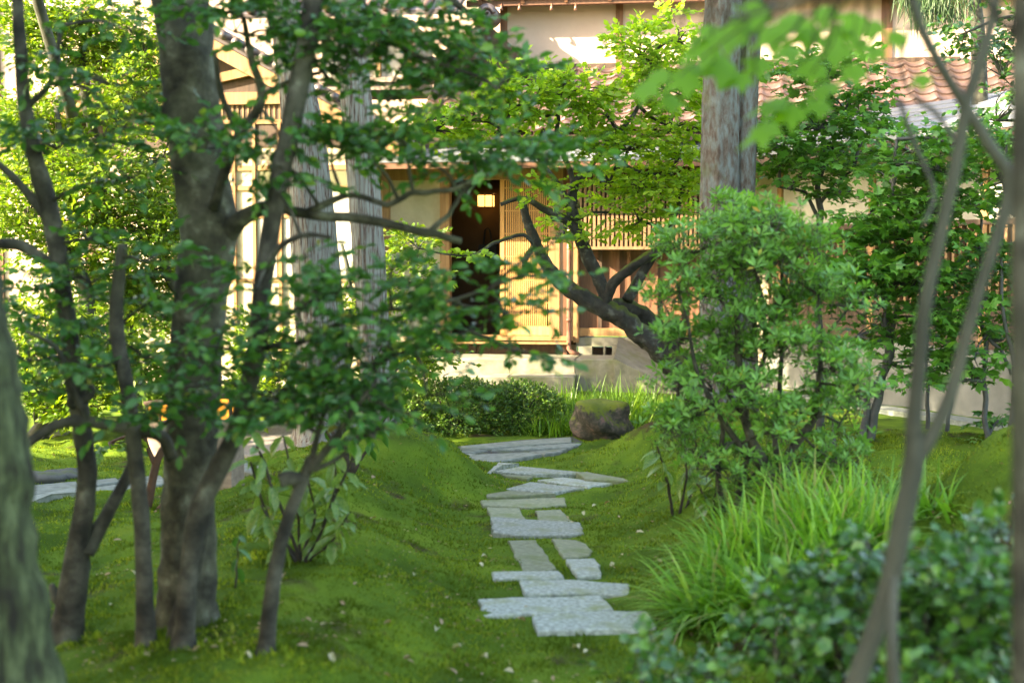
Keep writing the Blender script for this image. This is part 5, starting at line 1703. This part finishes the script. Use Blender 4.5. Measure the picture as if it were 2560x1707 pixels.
spots = [(1660, 95, 120, 0.2), (1720, 45, 110, -0.3), (1800, 60, 110, 0.4), (1880, 45, 100, 0.1), (1950, 60, 90, -0.2), (1640, 165, 110, 0.5), (1560, 195, 100, 0.2), (1470, 215, 90, 0.3), (1730, 160, 80, -0.4), (1780, 185, 90, 0.2),
         (1850, 165, 100, 0.5), (1900, 125, 100, -0.1), (1960, 110, 80, 0.2), (2050, 95, 70, 0.0), (1820, 205, 100, 0.1), (1760, 250, 110, 0.4), (1740, 315, 110, -0.2), (2000, 130, 70, 0.3), (1690, 190, 80, 0.1), (1920, 190, 90, 0.4),
         (1950, 175, 80, -0.3), (1530, 240, 70, 0.2), (1620, 80, 80, 0.1), (2110, 190, 60, 0.2), (2060, 180, 60, 0.1), (1690, 70, 110, 0.3), (1760, 95, 100, -0.1), (1840, 90, 100, 0.3), (1600, 125, 110, 0.1), (1690, 130, 100, 0.4), (1800, 130, 90, 0.0), (1580, 165, 90, 0.5),
         (1880, 215, 100, 0.2), (1800, 270, 100, 0.0), (1440, 235, 80, 0.2), (1500, 185, 80, 0.4), (1920, 80, 90, 0.3), (1990, 75, 80, 0.0), (1870, 250, 80, 0.4), (1700, 290, 90, 0.3)]
for i, (vx, vy, w, r) in enumerate(spots):
    if i % 5 == 4 and i > 8:
        continue
    d = 2.9 + 0.45 * random.random()
    c = V(vx, vy, d)
    L = wpx(w, d) * 0.98
    F = Foliage()
    A = np.array([[-0.75 + 0.3 * r, 0.25 * random.uniform(-1, 1), -0.35 + 0.4 * r]])
    N = np.array([[0.1 * random.uniform(-1, 1) + 0.25, -0.75 + random.uniform(-.3, .3), 0.75]])
    F.put('maple', np.zeros((1, 3)) - unit(A) * L * 0.5, A, N, L * 0.9, L, L, 0)
    F.put('stick', np.zeros((1, 3)) - unit(A) * L * 0.5, -A + np.array((0.2, 0, 0.5)), N, 0.001, 0.05, 0.001, 0)
    o = F.build("leaf", [M['leaf_near']], t.o)
    o.location = c - np.array(t.o.location)
    near_n = t.nearest(c)
    mid = c + (near_n - c) * 0.6
    t.twigline(near_n, c + UP * 0.02, 0.003, 0.0012, 0.1)
t.finish()

# 14. glossy low shrubs in the right foreground
for (lab, base, cl) in [
    ("glossy dark shrub filling the lower right corner, nearest the edge stem", (2150, 1700, 4.0), [(2200, 1330, 130, 70, 70), (2290, 1270, 90, 70, 46), (2120, 1400, 120, 70, 60), (2250, 1440, 120, 80, 70), (2150, 1510, 130, 70, 60), (2290, 1540, 100, 70, 46), (2320, 1380, 60, 90, 36)]),
    ("glossy low shrub at the foot of the grass clump, lower right", (1900, 1650, 4.3), [(1900, 1330, 90, 50, 34), (1820, 1390, 90, 50, 34), (1960, 1420, 100, 60, 46), (1880, 1470, 110, 60, 46), (1780, 1480, 80, 50, 26), (1980, 1520, 100, 60, 46), (1830, 1550, 90, 50, 30), (2010, 1270, 70, 40, 22)]),
    ("small glossy sprig at the bottom edge beside the nearest slab", (1500, 1640, 4.2), [(1470, 1545, 70, 25, 12), (1560, 1560, 80, 20, 14), (1640, 1570, 70, 25, 14), (1420, 1568, 60, 20, 8)])]:
    p0 = V(*base)
    t = Plant("low_shrub", lab, "shrub", (p0[0], p0[1], float(height(p0[0], p0[1]))), M['bark_camellia'], M['leaf_gloss'], "glossy shrubs in the right foreground")
    for k in range(5):
        a = p0 + np.array((random.uniform(-.1, .1), random.uniform(-.1, .1), 0))
        a[2] = 0.0
        c = V(cl[k % len(cl)][0], cl[k % len(cl)][1], base[2])
        t.limb3([(*a, 0.012), (*((a + c) / 2 + np.array((random.uniform(-.05, .05), random.uniform(-.1, .1), 0))), 0.009), (*c, 0.005)], n=6, name="stem")
    for (vx, vy, rx, ry, n) in cl:
        t.cluster(vx, vy, base[2] + random.uniform(-.2, .25), rx, ry, n, ll=0.043, k=6, tl=0.12, wid=0.95, tilt=0.8, rd=0.28, sub=max(5, n // 5), flat=0.9)
    t.finish()


# 15. strap-leaved grass clumps ------------------------------------------------
def blades(n, length, width, spread, lean=(0, 0), seg=6, stiff=0.5, rg=rng, upright=0.6):
    """arching blades from a small base: (n, 2*(seg+1), 3)"""
    az = rg.uniform(0, 2 * np.pi, n)
    el = np.clip(rg.normal(upright, 0.28, n), 0.1, 1.5)
    L = length * rg.uniform(0.55, 1.15, n)
    d = np.stack([np.cos(az) * np.cos(el) + lean[0], np.sin(az) * np.cos(el) + lean[1], np.sin(el)], 1)
    d = unit(d)
    base = np.stack([rg.normal(0, spread, n), rg.normal(0, spread, n), np.zeros(n)], 1)
    side = unit(np.cross(d, UP) + 1e-6)
    out = []
    pos = base.copy()
    dd = d.copy()
    for s in range(seg + 1):
        t_ = s / seg
        w = width * (0.55 + 0.45 * math.sin(math.pi * min(1, t_ * 1.1 + 0.25))) * (1 - t_ ** 3) + 0.0006
        tw = side * w / 2
        out.append(np.stack([pos - tw, pos + tw], 1))
        pos = pos + dd * (L / seg)[:, None]
        dd = unit(dd - UP * ((1 - stiff) * 2.2 / seg) * (0.4 + t_))
    v = np.stack(out, 1).reshape(n, -1, 3)
    faces = [(2 * i, 2 * i + 1, 2 * i + 3, 2 * i + 2) for i in range(seg)]
    return v, faces


def grass_clump(label, p, n, length, width, spread, mat, group, lean=(0, 0), stiff=0.5, upright=0.7, dry=0):
    F = Foliage()
    v, f = blades(n, length, width, spread, lean, 6, stiff, upright=upright)
    F.raw(v, f, 0)
    mats = [mat]
    if dry:
        v, f = blades(dry, length * 0.8, width * 0.5, spread, (lean[0] * 0.6, lean[1] * 0.6), 6, 0.05, upright=0.25)
        F.raw(v, f, 1)
        mats.append(M['dry_leaf'])
    o = F.build("grass_clump", mats, None, label=label, cat="grass", group=group)
    o.location = p
    return o


for (vx, vy, lab) in [(1640, 1440, "bright grass clump hanging nearest the path, leftmost of the right bank"), (1720, 1390, "bright grass clump just right of the leftmost one"),
                      (1790, 1330, "bright grass clump in the middle of the right bank tuft row"), (1700, 1320, "bright grass clump at the back edge over the moss slope"), (1860, 1280, "bright grass clump left of the blurred forked stems"),
                      (1930, 1230, "bright grass clump right behind the blurred forked stems"), (1820, 1230, "bright grass clump topping the bank before the azalea base"), (2040, 1190, "sparse bright grass right of the blurred forked stems"),
                      (2140, 1180, "sparse bright grass at the foot of the right mossy mound"), (1900, 1330, "bright grass clump between the glossy shrub and the blurred stems"),
                      (1990, 1270, "bright grass clump hidden behind the fork of the blurred stems"), (1780, 1420, "bright grass clump drooping over the glossy shrub")]:
    p = groundv(vx, vy)
    sparse = vx > 2000
    grass_clump(lab, (p[0], p[1], p[2] - 0.01), 70 if sparse else 230, 0.36 if sparse else 0.48, 0.025, 0.07, M['grass'], "bright grass clumps on the right bank", (-0.34, -0.15), 0.28, 0.85,
                0 if sparse else 14)

# grass and shrubs before the steps
labs = ["grass tuft just right of the clipped shrubs, under the steps", "grass tuft left above the mossy boulder", "grass tuft left behind the mossy boulder", "sunlit grass tuft right above the mossy boulder",
        "grass tuft right of the mossy boulder by the plum foot", "low grass tuft between shrub and boulder at the path edge", "grass tuft at the left foot of the boulder", "far grass tuft before the sloped coping",
        "grass tuft directly behind the boulder", "farthest grass tuft under the plum trunk"]
for i, (vx, vb, d) in enumerate([(1300, 945, 15.0), (1340, 950, 14.9), (1310, 955, 14.7), (1400, 945, 14.9), (1470, 950, 14.6), (1270, 1000, 13.9), (1310, 1000, 14.0), (1440, 930, 15.4), (1370, 960, 14.4), (1500, 950, 15.0)]):
    p = V(vx, vb, d)
    z = float(height(p[0], p[1]))
    low = i in (5, 6)
    grass_clump(labs[i], (p[0], p[1], z), 170, 0.32 if low else 0.46, 0.014, 0.14, M['grass_dark'], "grass tufts before the steps", (-0.05, -0.1), 0.62, 0.95)

for (lab, c, rx, ry, rz, n) in [("clipped low azalea mound left of the grass below the steps", (-0.55, 14.25, 0.16), 0.66, 0.62, 0.42, 700), ("small clipped azalea mound beside it, farther left", (-1.2, 14.0, 0.14), 0.5, 0.55, 0.36, 460),
                                ("rounded clipped azalea mound nearest the grass tufts", (0.05, 14.35, 0.14), 0.52, 0.55, 0.40, 560)]:
    c = np.array(c)
    t = Plant("clipped_shrub", lab, "shrub", (c[0], c[1], 0), M['bark_twig'], M['leaf_hedge'], "clipped shrubs before the steps")
    for k in range(6):
        e = c + np.array((random.uniform(-.6, .6) * rx, random.uniform(-.6, .6) * ry, rz * 0.6))
        t.limb3([(c[0] + e[0] * 0 + random.uniform(-.05, .05), c[1], -0.03, 0.012), (*((c + e) / 2), 0.009), (*e, 0.004)], n=5, name="stem")
    u = unit(rng.normal(0, 1, (n * 3, 3)))
    u[:, 2] = np.abs(u[:, 2])
    rr = 0.62 + 0.42 * rng.random((n * 3, 1)) ** 0.4
    p = c + u * rr * np.array((rx, ry, rz)) * (0.9 + 0.25 * vnoise(u[:, 0] * 2 + c[0], u[:, 1] * 2 + u[:, 2], 1.0)[:, None])
    p[:, 2] = np.maximum(p[:, 2] - 0.12, 0.02)
    spray(t.F, p - t.base, u + rng.normal(0, 0.6, u.shape), 0.08, 5, 0.036, 'diamond', 0.6, 0.05, 0.8)
    t.finish()

# 16. aucuba and seedlings with large leaves -----------------------------------


def big_leaf_plant(name, label, group, stems, mat, ll, wid=0.42, leaves=6):
    """stems: rows of V points; every leaf is a part"""
    a = stems[0][0]
    gd = groundv(a[0], a[1])[1] - a[2]
    if abs(gd) < 2.5:
        stems = [[(q[0], q[1], q[2] + gd, q[3]) for q in st] for st in stems]
        a = stems[0][0]
    p0 = V(a[0], a[1], a[2])
    t = Plant(name, label, "plant", (p0[0], p0[1], float(height(p0[0], p0[1])) - 0.01), M['bark_twig'], mat, group)
    meshes = []
    for q in range(5):
        F = Foliage()
        A = np.array([[0, 1.0, 0.0]])
        F.put('oval', np.zeros((1, 3)), A, np.array([[0.0, 0.0, 1.0]]), wid, 1.0, 0.9 + 0.3 * q / 4, 0)
        ob = F.build("leaf", [mat], None)
        meshes.append(ob.data)
        bpy.data.objects.remove(ob)
    for st in stems:
        pts = t.limb(st, n=6, wob=0.02, name="stem")
        L = len(pts)
        for j in range(leaves):
            f = 0.35 + 0.65 * (j + 0.5) / leaves if j < leaves - 2 else 1.0
            p = pts[min(L - 1, int(f * (L - 1)))]
            az = j * 2.4 + random.uniform(-.5, .5)
            o = link("leaf", random.choice(meshes), t.o)
            s = ll * random.uniform(0.7, 1.15)
            o.scale = (s, s, s)
            o.location = p - t.base
            o.rotation_euler = (random.uniform(-1.15, 0.05), random.uniform(-.6, .6), az)
    return t.finish()


big_leaf_plant("aucuba", "variegated aucuba with long pale leaves beside the bend of the path", "aucubas along the path",
               [[(1545, 1185, 9.0, 8), (1535, 1120, 9.0, 7), (1520, 1060, 9.0, 5), (1505, 1010, 9.0, 4)], [(1560, 1185, 9.0, 8), (1575, 1100, 9.0, 6), (1560, 1000, 9.0, 5), (1545, 940, 9.0, 4)],
                [(1570, 1190, 9.0, 8), (1600, 1080, 9.1, 6), (1620, 980, 9.1, 4)]], M['leaf_aucuba'], 0.17, 0.40, 14)
big_leaf_plant("aucuba", "low aucuba with spotted leaves at the azalea foot", "aucubas along the path",
               [[(1640, 1185, 8.8, 8), (1625, 1150, 8.8, 6), (1600, 1110, 8.8, 4)], [(1640, 1185, 8.8, 8), (1640, 1140, 8.8, 6), (1645, 1100, 8.8, 4)]], M['leaf_aucuba'], 0.13, 0.48, 12)
big_leaf_plant("aucuba", "spotted aucuba right of the thin knobbed stem on the left moss", "aucubas along the path",
               [[(690, 1290, 7.9, 9), (650, 1180, 7.9, 7), (600, 1050, 7.9, 6), (570, 960, 7.9, 4)], [(690, 1290, 7.9, 9), (610, 1180, 7.9, 7), (575, 1060, 7.9, 5)], [(710, 1290, 7.9, 9), (760, 1160, 7.9, 7), (820, 1020, 7.9, 5), (840, 950, 7.9, 4)],
                [(700, 1290, 7.9, 8), (740, 1210, 7.9, 6), (770, 1120, 7.8, 4)], [(690, 1290, 7.9, 8), (720, 1180, 7.9, 6), (700, 1060, 7.8, 4)], [(680, 1290, 7.8, 8), (640, 1230, 7.8, 6), (600, 1160, 7.7, 4)], [(700, 1290, 7.8, 8), (760, 1240, 7.8, 6), (800, 1180, 7.7, 4)],
                [(690, 1290, 8.0, 8), (680, 1150, 8.0, 6), (650, 1000, 8.0, 4)], [(700, 1290, 8.0, 8), (770, 1140, 8.0, 6), (760, 980, 8.0, 4)]], M['leaf_aucuba'], 0.14, 0.42, 15)
big_leaf_plant("broadleaf_shrub", "shiny broad leaved shrub in front of the cedar at the mound", None,
               [[(800, 1090, 9.6, 9), (790, 980, 9.6, 7), (760, 880, 9.6, 5), (740, 820, 9.6, 4)], [(805, 1090, 9.6, 9), (830, 980, 9.6, 7), (850, 860, 9.6, 5), (880, 790, 9.6, 4)], [(810, 1090, 9.6, 8), (820, 980, 9.6, 7), (800, 850, 9.6, 5), (810, 780, 9.6, 4)],
                [(790, 1090, 9.6, 8), (750, 990, 9.6, 6), (690, 900, 9.6, 4), (670, 840, 9.6, 4)], [(810, 1090, 9.6, 8), (860, 1000, 9.6, 6), (910, 930, 9.6, 4)], [(800, 1090, 9.7, 8), (770, 950, 9.7, 6), (720, 870, 9.7, 4)],
                [(805, 1090, 9.7, 8), (840, 930, 9.7, 6), (930, 830, 9.7, 4)]], M['leaf_gloss'], 0.14, 0.36, 14)
big_leaf_plant("seedling", "tiny broad leaved seedling on the moss between the stems", None, [[(540, 1350, 7.1, 5), (545, 1280, 7.1, 4), (550, 1230, 7.1, 3)]], M['leaf_gloss'], 0.09, 0.45, 5)

# small red-barked sapling on the left path
p0 = V(345, 1185, 9.3)
t = Plant("red_sapling", "small reddish forked sapling before the left path", "sapling", (p0[0], p0[1], float(height(p0[0], p0[1]))), M['bark_red'], M['leaf_gold'])
t.limb([(330, 1190, 9.3, 24), (345, 1130, 9.3, 20), (360, 1060, 9.3, 18), (385, 1010, 9.3, 14), (400, 960, 9.3, 10)], n=8)
t.limb([(358, 1070, 9.3, 14), (340, 1030, 9.3, 10), (330, 990, 9.3, 7)], n=8)
t.limb([(340, 1200, 9.3, 16), (375, 1160, 9.2, 14), (410, 1130, 9.2, 9)], n=8)
t.cluster(250, 1010, 9.3, 60, 30, 14, ll=0.07, k=6, tl=0.15, join=True)
t.cluster(400, 950, 9.3, 60, 30, 10, ll=0.06, k=6, tl=0.15)
t.finish()

# 17. sunlit trees and shrubs behind, left -------------------------------------
bg = [
    ("sunlit yellow green tree filling the far left background", (-4.6, 15.2), 0.11, [(100, 330, 140, 120, 190), (60, 480, 110, 100, 150), (230, 420, 130, 100, 180), (160, 560, 130, 90, 170), (330, 520, 110, 90, 150), (40, 250, 80, 70, 70)], 15.2),
    ("bright young tree with lime crown at the top left", (-4.3, 16.0), 0.10, [(230, 130, 120, 80, 150), (130, 100, 100, 70, 110), (300, 210, 100, 70, 120), (60, 60, 90, 60, 90), (330, 100, 70, 90, 90), (190, 30, 100, 50, 70)], 16.0),
    ("sunlit shrub with bare pale branches left of the thick trunk", (-3.4, 15.6), 0.08, [(350, 620, 100, 80, 130), (260, 680, 120, 70, 150), (390, 480, 70, 80, 90), (370, 350, 80, 80, 100), (380, 720, 80, 60, 80)], 15.6),
    ("low bright shrub on the ground at the far left", (-4.7, 13.6), 0.06, [(100, 760, 120, 80, 150), (230, 820, 120, 70, 140), (60, 880, 100, 60, 90), (330, 850, 90, 60, 90), (180, 920, 120, 40, 70)], 13.4),
    ("leafy shrub between thick trunk and pale cedar, behind them", (-1.9, 14.4), 0.06, [(600, 800, 80, 80, 80), (640, 900, 100, 50, 70), (560, 900, 70, 50, 50), (800, 720, 90, 60, 50), (930, 640, 70, 60, 50), (960, 560, 60, 50, 30), (900, 820, 70, 60, 50), (980, 830, 60, 50, 34)], 13.9)]
for (lab, (bx, by), r, cl, d) in bg:
    t = Plant("background_tree" if "tree" in lab.split("filling")[0] else "background_shrub", lab, "tree" if "tree" in lab else "shrub", (bx, by, 0), M['bark_pale'], M['leaf_gold'], "sunlit foliage in the left background")
    top = max(V(c[0], c[1], d)[2] for c in cl)
    cx = np.mean([V(c[0], c[1], d)[0] for c in cl])
    t.limb3([(bx, by, -0.1, r), (bx * 0.6 + cx * 0.4 + .1, by, top * 0.35, r * 0.8), (cx, by, top * 0.7, r * 0.55), (cx - .1, by, top, r * 0.25)], n=10, wob=0.15)
    for k in range(3):
        c = V(cl[k][0], cl[k][1], d)
        a = t.nearest(c - UP * 0.5)
        t.limb3([(*a, r * 0.4), (*((a + c) / 2 + UP * 0.1), r * 0.3), (*c, r * 0.12)], n=8, wob=0.15)
    for (vx, vy, rx, ry, n) in cl:
        t.cluster(vx, vy, d + random.uniform(-.3, .3), rx, ry, int(n * 2.6), ll=0.072, k=6, tl=0.22, tmpl='diamond', wid=0.62, tilt=0.8, rd=0.5, sub=max(8, n // 5), flat=0.7)
    if 'far left background' in lab:  # unseen high crown, added to keep sun off the corridor wall
        t.limb3([(-4.6, 15.0, 3.2, 0.06), (-4.8, 14.2, 4.8, 0.05), (-4.7, 13.7, 6.4, 0.03)], n=8)
        for (x, y, z) in ((-4.4, 13.0, 5.3), (-4.8, 14.2, 5.8), (-5.2, 13.6, 6.8), (-4.2, 12.4, 6.2), (-5.0, 12.8, 7.6), (-4.6, 14.6, 7.2), (-5.1, 11.2, 5.6)):
            t.cluster((x, y, z), None, 14, 0.9, 0.7, 260, ll=0.11, k=6, tl=0.25, tmpl='diamond', wid=0.62, tilt=0.8, rd=0.9, sub=30, flat=0.7, space='W', r0=0.02)
    t.finish()

# 18. big garden trees to the left of the picture, unseen, they shade the foreground, the last the corridor wall ------
for (x, y, h_, r_, lab) in [(-9.0, -4.5, 10.5, 2.9, "large shade tree left behind the camera, out of frame"), (-9.2, 0.0, 11.0, 2.8, "large shade tree left of the camera, out of frame"),
                            (-9.4, 4.2, 11.0, 2.6, "large shade tree left beyond the leaning trunk, out of frame"), (-9.4, 7.6, 9.5, 1.9, "slender shade tree left of the forked stem, out of frame"),
                            (-9.4, 11.6, 11.5, 1.7, "tall thin shade tree added out of frame at the far left, its high crown shading the corridor wall")]:
    t = Plant("shade_tree", lab, "tree", (x, y, 0), M['bark_main'], M['leaf_evergreen'], "shade trees outside the picture")
    t.limb3([(x, y, -0.2, 0.28), (x + .1, y, h_ * 0.3, 0.22), (x, y + .1, h_ * 0.6, 0.15), (x, y, h_ * 0.95, 0.05)], n=12)
    hi = h_ == 11.5  # added tree whose high crown blocks sun from the corridor wall and roof
    c = np.array((x, y, 9.8 if hi else h_ * 0.55))
    for a in range(6):
        e = c + np.array((math.cos(a * 1.05) * r_ * .7, math.sin(a * 1.05) * r_ * .7, random.uniform(-.5, 1.5)))
        s = t.nearest(e - UP)
        t.limb3([(*s, 0.10), (*((s + e) / 2 + UP * .2), 0.07), (*e, 0.03)], n=8, wob=0.2)
    n = 7500
    u = unit(rng.normal(0, 1, (n, 3)))
    p = c + u * (rng.random((n, 1)) ** 0.4) * np.array((r_, r_, 2.2 if hi else h_ * 0.52))
    spray(t.F, p - t.base, u + rng.normal(0, .6, u.shape), 0.4, 6, 0.20, 'diamond', 0.6, 0.1, 0.8)
    t.finish()

# ----------------------------------------------------------------------------
# fallen leaves on the moss
# ----------------------------------------------------------------------------
lm = []
for q in range(4):
    F = Foliage()
    F.put('oval', np.zeros((1, 3)), np.array([[0, 1.0, 0]]), np.array([[0, 0, 1.0]]), 0.5, 1.0, 1.0 + q * 0.7, 0)
    ob = F.build("fallen_leaf", [M['dry_leaf'] if q % 2 == 0 else M['pale_leaf']], None)
    lm.append(ob.data)
    bpy.data.objects.remove(ob)
fl = [(650, 1335), (630, 1345), (850, 1200), (820, 1345), (710, 1495), (900, 1440), (945, 1520), (935, 1525), (460, 1495), (480, 1500), (650, 1545), (1130, 1240), (1105, 1285), (1100, 1300), (1020, 1380), (1010, 1430), (1090, 1435), (1190, 1430),
      (1120, 1525), (760, 1515), (1300, 1190), (1320, 1205), (1420, 1190), (1360, 1170), (1340, 1180), (1400, 1160), (1460, 1230), (1500, 1330), (1510, 1290), (1600, 1340), (1240, 1435), (1340, 1510), (1330, 1500), (1270, 1560), (1410, 1300),
      (590, 1440), (560, 1510), (240, 1330), (250, 1400), (280, 1250), (300, 1320), (860, 1100), (1000, 1460), (1060, 1500), (780, 1390), (950, 1330), (1580, 1140), (1480, 1130), (1830, 1135), (1700, 1130), (120, 1050), (330, 1130), (880, 1560),
      (1180, 1555), (1050, 1560), (640, 1400), (700, 1430)]
for i, (vx, vy) in enumerate(fl):
    p = groundv(vx, vy)
    q = random.randrange(4)
    side = "left moss among the camellia stems" if vx < 760 else "moss close to the left of the stepping stones" if vx < 1180 else "moss beside the stepping stones" if vx < 1380 else "right moss bank"
    deep = "near" if vy > 1380 else "middle" if vy > 1220 else "far"
    o = props(link("fallen_leaf", lm[q]), ("pale" if q % 2 else "brown") + " fallen leaf on the " + side + ", " + deep + " part", "fallen leaf", "fallen leaves on the moss")
    o.location = (p[0], p[1], float(height(p[0], p[1])) + 0.018)
    s = random.uniform(0.03, 0.06)
    o.scale = (s, s, s)
    o.rotation_euler = (random.uniform(-.5, .5), random.uniform(-.5, .5), random.uniform(0, 6.28))

# moss thickened round the stem feet, and fine litter -----------------------------
F = Foliage()
pos = []
for o in list(COL.objects):
    if o.parent is None and o.get("category") in ("tree", "shrub", "sapling") and 4.5 < o.location.y < 13:
        n = 260
        a_ = rng.uniform(0, 6.283, n)
        r__ = 0.05 + np.abs(rng.normal(0, 0.10, n))
        pos.append(np.stack([o.location.x + np.cos(a_) * r__, o.location.y + np.sin(a_) * r__], 1))
pos = np.concatenate(pos)
O = np.stack([pos[:, 0], pos[:, 1], height(pos[:, 0], pos[:, 1]) - 0.004], 1)
sz_ = rng.uniform(0.02, 0.045, len(O))
F.put(tri, O, UP + rng.normal(0, 0.5, (len(O), 3)), rng.normal(0, 1, (len(O), 3)), sz_ * 0.4, sz_, sz_, 0)
F.build("moss", [M['moss_blade']], None, label="taller moss gathered round the feet of the stems", cat="moss", kind="stuff")
F = Foliage()
n = 5200
ly = 4.8 * (13.0 / 4.8) ** rng.random(n)
lx = (rng.random(n) * 2 - 1) * (ly * 0.38 + 0.4)
drift = vnoise(lx, ly, 1.9, 12) + 0.5 * np.exp(-((lx - np.interp(ly, PC_Y, PC_X) + 0.55) / 0.3) ** 2) + 0.5 * np.exp(-((lx - np.interp(ly, PC_Y, PC_X) - 0.6) / 0.25) ** 2)
k_ = drift > 0.62
lx, ly = lx[k_], ly[k_]
O = np.stack([lx, ly, height(lx, ly) + 0.012], 1)
L = rng.uniform(0.008, 0.030, len(O))
F.put('diamond', O, rng.normal(0, 1, (len(O), 3)) * np.array((1, 1, 0.25)), UP + rng.normal(0, 0.4, (len(O), 3)), L * rng.uniform(0.12, 0.6, len(O)), L, L, 0)
F.build("leaf_litter", [M['dry_leaf']], None, label="fine brown bits of litter scattered over the moss", cat="litter", kind="stuff")

bpy.context.view_layer.update()
